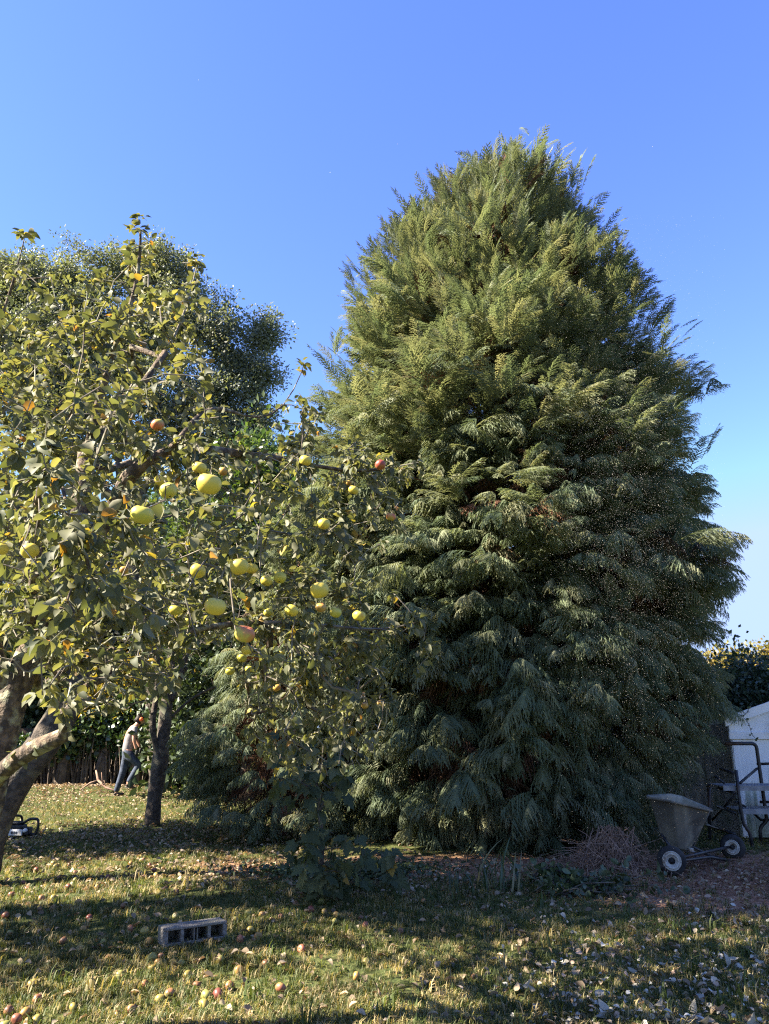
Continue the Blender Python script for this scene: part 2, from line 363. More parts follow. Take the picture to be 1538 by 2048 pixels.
YC = 12.3
CYP = [(262,1000,1115),(300,915,1155),(350,815,1172),(430,775,1192),(510,715,1225),(580,695,1260),(640,680,1288),(700,655,1318),(800,615,1375),(960,570,1400),(1150,560,1412),(1300,590,1410),(1450,630,1390),(1550,660,1345),(1620,690,1270),(1690,720,1150)]
cz = []; ccx = []; cr = []
for py, a, b in CYP:
    pa, pb = P(a, py, YC), P(b, py, YC); cz.append(pa[2]); ccx.append((pa[0]+pb[0])/2); cr.append((pb[0]-pa[0])/2)
cz = [z_ if z_ < 3 else 3+(z_-3)*.955 for z_ in cz]
cz += [.02]; ccx += [ccx[-1]-.15]; cr += [cr[-1]*.97]
cz, ccx, cr = map(np.array, (cz[::-1], ccx[::-1], cr[::-1]))
def cyp_r(z): return np.interp(z+.45*np.clip(z/10,0,1), cz, cr)*.90
def cyp_x(z): return np.interp(z, cz, ccx)
def lump(az, z):
    k = .8+.05*z; return k*(.06*np.sin(3*az+1.1*z)+.065*np.sin(5*az-2.3*z+1)+.055*np.sin(2*az+3.7*z+2)+.045*np.sin(9*az+5*z))
def fronds_for(nb, per, zlo, zhi, rf, seed, xfun, rfun, yc, ysq=1.0, lobe=True, size=1.0, zc=None):
    g = np.random.default_rng(seed)
    zs = np.linspace(zlo, zhi, 400); w = np.maximum(rfun(zs), .25); cw = np.cumsum(w)/w.sum()
    z = np.interp(g.random(nb), cw, zs); az = g.random(nb)*2*math.pi
    H = (z-zlo)/(zhi-zlo)
    if zc is not None: H = np.clip(z/zc, 0, 1)
    rr = rfun(z)*(rf+(lump(az, z) if lobe else 0)+.065*g.standard_normal(nb))
    tilt = np.where(H < .4, -.12+H*1.0, .28+(H-.4)*1.75)+.16*g.standard_normal(nb)      # how far a bough points up
    out = np.stack((np.cos(az), np.sin(az)), 1)
    loc, dr, idx, sc, rl = [], [], [], [], []
    aj = az+.68*g.standard_normal(nb); sb = size*(.46+.36*g.random(nb))*(1.05-.15*H)*(1+.25*(g.random(nb) < .08))
    d0 = np.stack((np.cos(aj)*np.cos(tilt), np.sin(aj)*np.cos(tilt), np.sin(tilt)), 1)
    base_ = np.stack((xfun(z)+rr*out[:,0], yc+ysq*rr*out[:,1], z), 1)-d0*(.80*sb)[:,None]
    kindb = np.where(H+.10*g.standard_normal(nb) < .42, 0, np.where(H+.10*g.standard_normal(nb) < .68, 4, 8))
    for k in range(per):                               # the sprays of one bough fan out from it
        f = 0 if per == 1 else 2*k/(per-1)-1
        a2 = aj+.80*f+.16*g.standard_normal(nb); t2 = tilt-.22*abs(f)+.12*g.standard_normal(nb)
        d = np.stack((np.cos(a2)*np.cos(t2), np.sin(a2)*np.cos(t2), np.sin(t2)), 1)
        s = sb*(1.0-.22*abs(f))*(.85+.3*g.random(nb))
        loc.append(base_+d0*(sb*.28*(1-abs(f))*g.random(nb))[:,None]+.035*g.standard_normal((nb,3))); dr.append(d); idx.append(kindb+g.integers(0, 4, nb)); sc.append(s); rl.append(.30*f+np.clip(.22+.5*(H-.35), .22, .5)*g.standard_normal(nb))
    loc, dr, idx, sc, rl = (np.concatenate(x) for x in (loc, dr, idx, sc, rl))
    loc[:,2] = np.maximum(loc[:,2], .12)
    return loc, frames(dr, roll=rl), idx, sc
FR_ME = {}
def frond_tree(root, data, mat, npart, part='frond', name='foliage', frnd=None):
    """the fronds that show largest become parts, the rest one stuff part"""
    loc, Rm, idx, sc = data
    n = len(loc); px, py = pix(loc.T)
    vis = (-(loc-np.array((0,0,CAMH))) * (loc-np.array((root.location.x, root.location.y, 0)))*np.array((1,1,0))).sum(1)
    depth = np.linalg.norm(loc-np.array((0,0,CAMH)), axis=1)
    show = np.where((px > -40) & (px < 1580) & (vis > 0), sc/depth*(vis/np.linalg.norm(loc[:,:2]-np.array(root.location)[:2], axis=1)/depth+.25), 0)
    order = np.argsort(-show); parts = order[:npart]; rest = np.setdiff1d(np.arange(n), parts)
    base = np.array(root.location)
    proto = {}
    for i in parts:
        key = (int(idx[i]), mat.name)
        if key not in FR_ME: FR_ME[key] = mesh_np(part, *FR[idx[i]], mat)
        o = bpy.data.objects.new(part, FR_ME[key]); COL.objects.link(o); o.parent = root
        o.matrix_local = mat4(Rm[i], loc[i]-base, sc[i]); proto.setdefault(int(idx[i]), o)
    ks = sorted(proto); mp = np.array([ks.index(min(ks, key=lambda q: abs(q-i))) for i in range(len(FR))])
    # (joined instances come out last-first)
    instancer(name, [proto[k] for k in ks[::-1]], mp[idx[rest]], loc[rest]-base, Rm[rest], sc[rest], root)
ztop = float(cz[-1])
cyp = empty('cypress_tree', (float(cyp_x(.5)), YC, 0))
tag(cyp, 'towering dark green cypress with drooping feathery sprays reaching the ground', 'tree')
D1 = fronds_for(2300, 6, .25, ztop-.55, .98, 1, cyp_x, cyp_r, YC, zc=ztop, size=.88)
D1b = fronds_for(1250, 5, .35, ztop-.7, .80, 21, cyp_x, cyp_r, YC, zc=ztop, size=1.1)
# extra leaders that make the ragged top and shoulders
ex_l, ex_d, ex_i, ex_s = [], [], [], []
g_ = np.random.default_rng(77)
for (px_, py_, n_) in ((1022,246,6),(1110,258,6),(1075,262,5),(945,300,5),(915,318,4),(836,334,5),(782,368,4),(1168,292,5),(985,285,4),(1212,372,4),(690,515,4),(1285,486,4),(682,566,3),(1330,575,4),(655,650,3),(1375,642,4),(630,690,3),(1430,745,5),(1440,842,5),(1150,262,4),(870,372,4),(760,470,3),(1240,420,4)):
    tip = P(px_, py_, YC+g_.uniform(-.5,.5)); cx_ = cyp_x(min(tip[2], ztop)); side = np.sign(tip[0]-cx_)*min(1, abs(tip[0]-cx_)/1.0)
    if py_ < 300: tip[2] -= .28
    for k in range(n_):
        s = g_.uniform(.5, .85); d = np.array((side*g_.uniform(.25,.8)+g_.normal()*.25, g_.normal()*.35, 1.0 if py_ < 420 else .55)); d /= np.linalg.norm(d)
        off = k*.22*g_.random()
        ex_l.append(tip-d*(s*1.0+off)+np.array((g_.normal()*.12, g_.normal()*.15, 0))); ex_d.append(d); ex_i.append(8+k % 4); ex_s.append(s)
EX = (np.array(ex_l), frames(np.array(ex_d), roll=g_.uniform(-.6,.6,len(ex_l))), np.array(ex_i), np.array(ex_s))
D1 = tuple(np.concatenate((a, b)) for a, b in zip(D1, EX)); D1 = tuple(np.concatenate((a, b)) for a, b in zip(D1, D1b))
frond_tree(cyp, D1, M_cyp, 300)
D2 = fronds_for(900, 4, .5, ztop-1.2, .74, 2, cyp_x, cyp_r, YC, zc=ztop)
D2c = fronds_for(900, 5, .6, ztop-1.6, .58, 31, cyp_x, cyp_r, YC, zc=ztop, size=1.25)
V, T, rr = merge(FR, D2[2], D2[0]-np.array(cyp.location), D2[1], D2[3]*1.1)
kk = sorted({int(i) for i in D1[2]})
instancer('inner_foliage', [o for o in [next(c for c in cyp.children if c.data is FR_ME.get((k, M_cyp.name))) for k in sorted({k[0] for k in FR_ME})]], D2c[2] % len(FR_ME), D2c[0]-np.array(cyp.location), D2c[1], D2c[3], cyp)
tag(link('dead_inner_fronds', mesh_np('dead_inner_fronds', V, T, M_cyp_dead, rr), cyp), kind='stuff')
tb = MB()
tb.tube([(0,0,-.1),(.05,0,2),(.15,.05,5),(cyp_x(8.)-cyp.location.x,0,8),(cyp_x(ztop)-cyp.location.x,0,ztop-1.2)], [.42,.34,.24,.10,.012], 10)
for zz, dx in ((2.5,-.9),(3.2,1.0),(4,-.6),(5,.8)): tb.tube([(.1,0,zz),(dx*.7,-.3,zz+1.5),(dx*1.5,-.4,zz+4)], [.14,.1,.03], 7)
tb.obj('trunk', M_cyp_bark, cyp, True)
bb = MB()
for i in range(90):                                  # boughs seen in the gaps
    a = random.random()*6.283; z = random.uniform(.6, ztop-2.5); r = float(cyp_r(z))*.9; x0 = float(cyp_x(z))-cyp.location.x
    e = np.array((x0+r*math.cos(a), r*math.sin(a), z+r*random.uniform(-.05,.25)))
    bb.tube([(x0*.7,0,z-.2), (x0+.5*r*math.cos(a), .5*r*math.sin(a), z+.25), e], [.045,.028,.008], 5, False)
tag(bb.obj('branches', M_cyp_bark, cyp, True), kind='stuff')

# a smaller cypress standing left of it, half behind the apple boughs
c2 = P(560, 1690, 12.4)
def c2r(z): return np.interp(z, [0,.5,1.5,2.6,3.8,4.9], [1.2,1.4,1.4,1.05,.6,.06])
def c2x(z): return np.interp(z, [0,3,6], [c2[0], c2[0]+.1, c2[0]+.25])
cy2 = empty('cypress_tree', (float(c2[0]), 12.4, 0))
tag(cy2, 'smaller cypress with silvery drooping sprays behind the apple boughs', 'tree')
D3 = fronds_for(210, 5, .25, 4.8, .98, 5, c2x, c2r, 12.4, size=.85, zc=9)
D3 = (D3[0], D3[1], D3[2] % 8, D3[3])
frond_tree(cy2, D3, M_cyp, 110)
D4 = fronds_for(110, 3, .4, 4.2, .6, 6, c2x, c2r, 12.4, zc=9)
V, T, rr = merge(FR, D4[2], D4[0]-np.array(cy2.location), D4[1], D4[3])
tag(link('dead_inner_fronds', mesh_np('dead_inner_fronds', V, T, M_cyp_dead, rr), cy2), kind='stuff')
MB().tube([(0,0,-.1),(.05,0,2),(.2,0,4.6)], [.16,.12,.02], 8).obj('trunk', M_cyp_bark, cy2, True)
# ------------------------------------------------------------------ branching: a skeleton that reaches given points
def grow(roots, targets, tip_r=.004, step=.16, power=2.3, wander=.10, root_r=None, sag=.06):
    pos, par, rootdist = [], [], []
    g = np.random.default_rng(3)
    lims = []
    for ro in roots:
        rp, pi = ro[0], ro[1]; i0 = len(pos)
        prev = pi if pi < 0 else int(np.argmin(np.linalg.norm(np.array(pos)-rp[0], axis=1)))
        pts = [np.array(p, float) for p in rp]
        dense = []
        for a, b in zip(pts[:-1], pts[1:]):
            n = max(1, int(np.linalg.norm(b-a)/.12)); dense += [a+(b-a)*k/n for k in range(n)]
        dense.append(pts[-1]); dense = np.array(dense)
        for _ in range(3):
            if len(dense) > 3: dense[1:-1] = .25*dense[:-2]+.5*dense[1:-1]+.25*dense[2:]
        for p in dense:
            d = 0 if prev < 0 else rootdist[prev]+np.linalg.norm(p-pos[prev])
            pos.append(p); par.append(prev); rootdist.append(d); prev = len(pos)-1
        if len(ro) > 2: lims.append((i0, len(pos), ro[2], ro[3]))
    nroot = len(pos)
    P0 = np.zeros((nroot+len(targets)*60, 3)); P0[:nroot] = pos
    RD = np.zeros(len(P0)); RD[:nroot] = rootdist
    n = nroot; par = list(par); ends = []
    tr = np.array(targets)
    order = np.argsort([np.min(np.linalg.norm(P0[:nroot]-t, axis=1)) for t in tr])
    for ti in order:
        t = tr[ti]; D = np.linalg.norm(P0[:n]-t, axis=1)+.12*RD[:n]
        j = int(np.argmin(D)); a = P0[j]; L = np.linalg.norm(t-a)
        m = max(2, min(50, int(L/step)))
        pd = a-P0[par[j]] if par[j] >= 0 else t-a; pd = pd/(np.linalg.norm(pd)+1e-9)
        c = a+pd*L*.28+(t-a)*.3+g.standard_normal(3)*L*wander; prev = j
        for k in range(1, m+1):
            f = k/m; q = (1-f)**2*a+2*f*(1-f)*c+f*f*t; q = q+np.array((0,0,sag*L*math.sin(math.pi*f)))
            if k < m: q = q+g.standard_normal(3)*.012
            P0[n] = q; RD[n] = RD[prev]+np.linalg.norm(q-P0[prev]); par.append(prev); prev = n; n += 1
        ends.append((ti, prev))
    pos = P0[:n]; par = np.array(par)
    w = np.zeros(n); kids = [[] for _ in range(n)]
    for i in range(n):
        if par[i] >= 0: kids[par[i]].append(i)
    for i in range(n-1, -1, -1):
        if not kids[i]: w[i] = max(w[i], 1)
        if par[i] >= 0: w[par[i]] += w[i]
    r = tip_r*w**(1/power)
    if root_r is not None: r = r*1.0; s = root_r/r[0]; r = np.where(r > tip_r*2.5, tip_r*2.5+(r-tip_r*2.5)*((root_r-tip_r*2.5)/(r[0]-tip_r*2.5)), r)
    for i0, i1, ra, rb in lims: r[i0:i1] = np.minimum(r[i0:i1], np.linspace(ra, rb, i1-i0)); r[i0:i1] = np.maximum(r[i0:i1], np.linspace(ra, rb, i1-i0)*.7)
    for i in range(nroot, n): r[i] = min(r[i], r[par[i]])
    return pos, par, r, kids, dict(ends), nroot
def skel_chains(pos, par, r, kids):
    n = len(pos); used = np.zeros(n, bool); out = []
    for i in range(n):
        if used[i]: continue
        ch = [par[i]] if par[i] >= 0 else []
        k = i
        while True:
            ch.append(k); used[k] = True
            nx = [q for q in kids[k] if not used[q]]
            if not nx: break
            k = max(nx, key=lambda q: r[q])
        out.append(ch)
    return out
def skel_parts(pos, par, r, kids, root, mat, thick=.03, names=('trunk','branch','twigs'), twigmat=None, sides=(10,6,4), bumpy=.10):
    """trunk = first chain; thick chains are branch parts; thin ones are one stuff part"""
    base = np.array(root.location); tw = MB(); first = True; g = np.random.default_rng(9)
    for ch in skel_chains(pos, par, r, kids):
        if len(ch) < 2: continue
        rr = r[ch].copy()
        if not first and len(ch) > 2: rr[0] = min(rr[0], rr[1]*1.25)
        rad = rr[1] if len(rr) > 1 else rr[0]
        if first or rad > thick:
            q = [ch[0]]+ch[1:-1:1 if len(ch) < 40 else 2]+[ch[-1]]; R2 = rr[[0]+list(range(1, len(ch)-1, 1 if len(ch) < 40 else 2))+[len(ch)-1]]
            R2 = R2*(1+bumpy*g.standard_normal(len(R2)))
            MB().tube(pos[q]-base, R2, sides[0] if first else 8).obj(names[0] if first else names[1], mat, root, True)
            first = False
        else:
            q = list(range(len(ch)))
            if q[-1] != len(ch)-1: q.append(len(ch)-1)
            tw.tube(pos[[ch[k] for k in q]]-base, rr[q], sides[1] if rad > .012 else sides[2], False)
    if tw.v: tag(tw.obj(names[2], twigmat or mat, root), kind='stuff')

# leaf shapes
def leaf_proto(w=.30, fold=.12, curl=.35, twist=0., petiole=.18, seed=0):
    st = [0, .22, .5, .8, 1.0]; hw = [0, w*.80, w, w*.62, 0]
    V = [(-petiole, .012, 0), (-petiole, -.012, 0)]; T = []
    def P_(s, y, wv):
        z = -curl*s*s+.08*s; a = twist*s; zz = z+fold*abs(y)/w*(wv > 0)
        return (s*(1-.25*curl*s), y*math.cos(a), zz+y*math.sin(a)+.02*math.sin(9*s+seed+(y > 0)))
    for s, h in zip(st, hw):
        if h == 0: V.append(P_(s, 0, 0))
        else: V += [P_(s, -h, 1), P_(s, 0, 0), P_(s, h, 1)]
    T = [(0,1,2),(2,3,4),(2,4,5),(12,11,10),(12,10,9)] if False else []
    a = 2; T += [(0,1,a), (a,a+1,a+2), (a,a+2,a+3)]
    for b in (3, 6):
        T += [(b,b+3,b+4),(b,b+4,b+1),(b+1,b+4,b+5),(b+1,b+5,b+2)]
    T += [(9,12,10),(10,12,11)]
    return np.array(V), np.array(T)
APL = [leaf_proto(.27+.04*(s % 3), .10+.05*(s % 2), .15+.13*s, .25*(s-2), seed=s) for s in range(6)]
def cluster_proto(n, seed, lw=.30, ll=1.0, flat=.0):
    g = np.random.default_rng(seed); V = []; T = []
    for i in range(n):
        c = g.standard_normal(3); c = c/np.linalg.norm(c)*g.random()**.4; c[2] *= 1-flat
        d = c+.7*g.standard_normal(3)+np.array((0,0,-.2)); d /= np.linalg.norm(d); s = np.cross(d, g.standard_normal(3)); s /= np.linalg.norm(s); u = np.cross(d, s)
        L = ll*.3*(.7+.6*g.random()); k = len(V)
        V += [c, c+d*L*.5+s*L*lw+u*L*.08, c+d*L, c+d*L*.5-s*L*lw+u*L*.08]; T += [(k,k+1,k+2),(k,k+2,k+3)]
    return np.array(V), np.array(T)
CLU = [cluster_proto(26, s) for s in range(5)]
CLU_S = [cluster_proto(30, 40+s, .28, .95) for s in range(5)]
def rand_frames(n, up_bias=0.):
    d = rng.standard_normal((n,3)); d[:,2] += up_bias; return frames(d, roll=rng.uniform(-3.1,3.1,n))

def leaves_on(pos, par, kids, ends, skip, per, size, protos, jitter=.05, out_bias=.5, droop=.35, spread=1.0, along=6):
    """leaves in a rosette at every twig end and along its last stretch"""
    L, D, S = [], [], []
    g = rng
    for ti, e in ends.items():
        if ti in skip: continue
        k = e; path = [k]
        while len(path) < along and par[k] >= 0 and len(kids[par[k]]) < 3: k = par[k]; path.append(k)
        t = pos[e]-pos[path[-1]]; t = t/(np.linalg.norm(t)+1e-6)
        for q in range(per):
            i = path[0] if q < per*.45 else path[min(len(path)-1, int(g.random()*len(path)))]
            a = g.standard_normal(3); a -= t*np.dot(a, t); a /= np.linalg.norm(a)+1e-6
            d = a*spread+t*out_bias+np.array((0,0,-droop)); L.append(pos[i]+g.standard_normal(3)*jitter*.3+a*.015); D.append(d); S.append(size*(.6+.6*g.random()))
    return np.array(L), np.array(D), np.array(S)
AP_ME = {}
def leaf_parts(root, L, D, S, protos, mat, npart, part='leaf', name='foliage', upv=(0,0,1), rollsd=.7, keep=None, visf=None, smooth=True):
    n = len(L); Rm = frames(D, roll=rollsd*rng.standard_normal(n)); idx = rng.integers(0, len(protos), n)
    px, py = pix(L.T); depth = np.linalg.norm(L-np.array((0,0,CAMH)), axis=1)
    show = S/depth*((px > 5) & (px < 1530) & (py > 5) & (py < 2040)); order = np.argsort(-show); pts = order[:npart]
    rest = np.setdiff1d(np.arange(n), pts); base = np.array(root.location)
    for i in pts:
        key = (part, int(idx[i]), mat.name, id(protos))
        if key not in AP_ME: AP_ME[key] = mesh_np(part, *protos[idx[i]], mat, smooth=smooth)
        o = bpy.data.objects.new(part, AP_ME[key]); COL.objects.link(o); o.parent = root; o.matrix_local = mat4(Rm[i], L[i]-base, S[i])
    if len(rest):
        V, T, rr = merge(protos, idx[rest], L[rest]-base, Rm[rest], S[rest])
        tag(link(name, mesh_np(name, V, T, mat, rr, smooth=smooth), root), kind='stuff')

# ------------------------------------------------------------------ the near apple tree
trunk = [P(-120,2150,4.35), P(-70,1800,4.3), P(-25,1560,4.3), P(20,1400,4.35), P(62,1290,4.4), P(105,1205,4.4), P(150,1080,4.45), P(175,900,4.5), P(205,760,4.4), P(255,640,4.3), P(283,540,4.25), P(281,462,4.2)]
trunk[0][2] = -.1; trunk[0][0] = -2.62
limbs = [([P(-25,1580,4.3), P(0,1530,4.15), P(60,1498,4.0), P(128,1470,3.95)], 0, .056, .040),
         ([P(128,1470,3.95), P(150,1420,3.95), P(215,1360,4.05), P(285,1300,4.15), P(350,1255,4.25), P(470,1245,4.45), P(610,1245,4.7), P(760,1265,4.95), P(835,1245,5.0)], 0, .024, .006),
         ([P(105,1205,4.4), P(170,1130,4.2), P(235,1000,4.0), P(262,905,3.9), P(350,888,3.9), P(450,905,4.2), P(560,915,4.6), P(640,935,4.8), P(720,948,4.9), P(835,925,5.0)], 0, .05, .005),
         ([P(62,1290,4.4), P(70,1120,3.9), P(75,980,3.3), P(110,930,2.75), P(145,1010,2.6), P(150,1100,2.55)], 0, .03, .005),
         ([P(20,1400,4.35), P(-40,1200,4.2), P(-60,950,4.1), P(-20,700,4.0), P(30,560,3.9), P(48,480,3.9)], 0, .06, .004),
         ([P(350,1255,4.25), P(440,1160,3.6), P(500,1090,3.2), P(560,1080,3.4), P(690,1060,4.5)], 0, .022, .005),
         ([P(175,900,4.5), P(270,790,4.6), P(350,680,4.8), P(385,580,4.9), P(395,525,4.9)], 0, .04, .004),
         ([P(350,888,3.9), P(420,800,4.2), P(520,850,4.6), P(590,800,4.8), P(606,738,4.8)], 0, .025, .004)]
crown = [(-60,500),(20,520),(60,505),(140,560),(220,520),(262,470),(300,480),(340,545),(395,540),(420,640),(415,740),(450,840),(520,870),(585,800),(625,800),(660,860),(740,890),(835,920),(800,985),(795,1060),(740,1110),(800,1200),(845,1240),(770,1290),(700,1330),(740,1400),(690,1440),(600,1450),(520,1330),(400,1280),(330,1270),(260,1200),(180,1280),(110,1400),(40,1250),(-60,1250)]
tp = sample_poly(crown, 760)
dm = np.interp(tp[:,0], [-60,150,300,480,640,850], [2.4,2.4,2.55,2.9,3.9,4.7]); dx = np.interp(tp[:,0], [-60,300,600,850], [5.6,5.7,5.7,5.3])
upper = np.interp(tp[:,1], [450,800], [1.0,0.]); dm = dm+upper*1.0
dep = np.cbrt(dm**3+rng.random(len(tp))*(dx**3-dm**3))
targets = [P(a, b, d) for (a, b), d in zip(tp, dep)]
near = [(150,1075,2.35),(190,1060,2.4),(110,1090,2.35),(130,1150,2.35),(180,1150,2.4),(135,1200,2.35),(195,1190,2.4),(118,1215,2.3),(60,960,2.5),(40,900,2.6),(100,955,2.5),(20,910,2.6),(170,650,3.0),(215,600,3.0),(240,660,3.0),(150,780,3.1),(70,770,3.1),(85,1390,2.5),(100,1285,2.4),(280,440,4.2),(270,452,4.2),(50,468,3.9),(390,520,4.9),(605,735,4.8),(835,932,5.0),(810,938,5.),(845,1290,5.),(870,1290,5.),(840,1330,5.),(520,1170,2.9),(420,1010,2.8),(400,1100,2.7),(500,1020,2.9),(330,1000,2.8),(250,1040,2.7),(300,860,3.2),(390,900,3.1)]
targets += [P(*t) for t in near]
bare = sample_poly([(0,1130),(250,1120),(420,1260),(330,1400),(220,1430),(120,1440),(0,1350)], 420)
nb0 = len(targets); targets += [P(a, b, rng.uniform(3.4, 6.0)) for a, b in bare]
tang = sample_poly([(480,1290),(760,1270),(790,1410),(740,1540),(600,1570),(480,1450)], 230); targets += [P(a, b, rng.uniform(4.4, 6.0)) for a, b in tang]
skip = set(i for i in range(nb0, len(targets)) if rng.random() < .72)
apple_tree = empty('apple_tree', (-2.62, 4.35, 0))
tag(apple_tree, 'old lichen-covered apple tree hung with yellow apples, boughs spreading over the lawn', 'tree')
ap_pos, ap_par, ap_r, ap_kids, ap_ends, _ = grow([(trunk, -1, .135, .01)]+limbs, targets, .0028, .13, 2.25, .14, root_r=.17)
# thicken the designed limbs so they read as the old wood they are
skel_parts(ap_pos, ap_par, ap_r, ap_kids, apple_tree, M_bark, .016, twigmat=M_twig, bumpy=.12)
HANG = [(417,968,50,'yellow','largest pale yellow apple, hanging beside an orange leaf in the upper bough'),
 (337,981,36,'green','greenish yellow apple left of the largest pale apple'),
 (283,1030,48,'green','big greenish apple with dark specks hanging below and left of two others'),
 (59,1102,36,'yellow','speckled yellow apple hanging alone by the near left leaf spray'),
 (2,1098,30,'yellow','yellow apple half cut off by the left edge of the view'),
 (478,1133,38,'yellow','bright yellow apple with a brown scar in the middle of the tree'),
 (503,1137,26,'yellow','yellow apple tucked behind the right side of the scarred one'),
 (396,1142,32,'yellow','yellow apple partly behind an upright dark leaf'),
 (248,1140,18,'orange','small orange-yellow apple above the bare twig thicket'),
 (430,1213,44,'yellow','wide yellow apple with a brown bite-like bruise'),
 (350,1220,27,'green','small green apple just left of the bruised wide apple'),
 (376,1245,20,'green','little green apple under a dark leaf, lowest on the left'),
 (490,1268,42,'blushed','apple blushed pink on its shoulder, hanging above two small green ones'),
 (494,1300,24,'yellow','small yellow-green apple directly under the pink-blushed apple'),
 (484,1316,20,'green','lower of two small green apples under the pink-blushed apple'),
 (639,1180,38,'yellow','yellow-green apple hanging from the long right-hand bough'),
 (642,1215,22,'orange','small golden apple just below the yellow-green one on the right bough'),
 (671,1225,24,'green','pale small apple between golden one and the one by a dark leaf'),
 (719,1232,27,'yellow','yellow apple at the right tip of the low bough'),
 (537,1225,20,'green','small round green apple left of a double-lobed one'),
 (583,1221,28,'yellow','yellow-green apple with a brown spot, low in the middle of the bough'),
 (532,1162,24,'yellow','yellow apple peeping out below a folded leaf in the middle'),
 (560,1155,26,'green','olive apple shaped like a leaf, right of the folded leaf'),
 (611,921,26,'yellow','yellow apple high on the right bough beside yellow leaves'),
 (707,980,22,'yellow','small yellow apple hanging below the right bough in front of the cypress'),
 (698,966,12,'orange','tiny orange apple touching the top of a small yellow one'),
 (761,930,22,'red','red-cheeked apple near the right end of the upper bough'),
 (782,1034,20,'blushed','red and yellow apple hanging alone against the dark cypress'),
 (648,1048,26,'yellow','dull yellow apple shaded by leaves right of centre'),
 (460,1342,20,'green','bright green small apple low under the tree, left of its neighbour'),
 (498,1338,16,'green','tiny green apple low under the tree, right of its neighbour'),
 (546,1287,18,'green','small green apple among dark leaves below the spotted one'),
 (565,1305,13,'yellow','tiny yellow apple among dark leaves below the bough'),
 (586,1279,16,'green','tiny green apple hanging in the dark leaves under the right bough'),
 (760,1408,17,'orange','orange apple on the lowest right twig, right of its pair'),
 (730,1411,15,'orange','orange apple on the lowest right twig, left of its pair'),
 (726,1388,9,'orange','tiniest orange apple above a pair on the lowest right twig'),
 (316,850,27,'blushed','red-topped apple high in the crown left of a lichen-covered bough'),
 (399,936,30,'yellow','yellow apple half hidden by a leaf above the largest pale apple'),
 (446,943,19,'orange','orange shrivelled apple to the upper right of the largest pale apple'),
 (322,962,26,'yellow','yellow apple hidden behind the greenish one'),
 (256,1040,14,'red','pinkish apple peeping out at the left of a big greenish apple'),
 (553,1376,17,'orange','dull orange apple in deep shade under the tree, beside its twin'),
 (541,1377,15,'yellow','dull yellow apple in deep shade under the tree, beside its twin')]
def hang_at(px_, py_, dpx):
    size = float(np.interp(dpx, [10,20,30,50], [.036,.062,.072,.082])); dist = size*F/dpx
    return P(px_, py_, dist*(CP-((1024-py_)/F)*SP)), size
L, D, S = leaves_on(ap_pos, ap_par, ap_kids, ap_ends, skip, 17, .059, APL, along=8)
tipp = L+D/np.linalg.norm(D, axis=1, keepdims=True)*S[:,None]*.55
lx, ly = pix(tipp.T); keep = np.ones(len(L), bool)
for (px_, py_, dpx, colr, lab) in HANG:            # no leaf stands right in front of an apple
    p, size = hang_at(px_, py_, dpx); keep &= ~((np.hypot(lx-px_, ly-py_) < dpx*.62+14*(dpx > 22)) & (tipp[:,1] < p[1]+.05))
L, D, S = L[keep], D[keep], S[keep]
leaf_parts(apple_tree, L, D, S, APL, M_apple_leaf, 300)

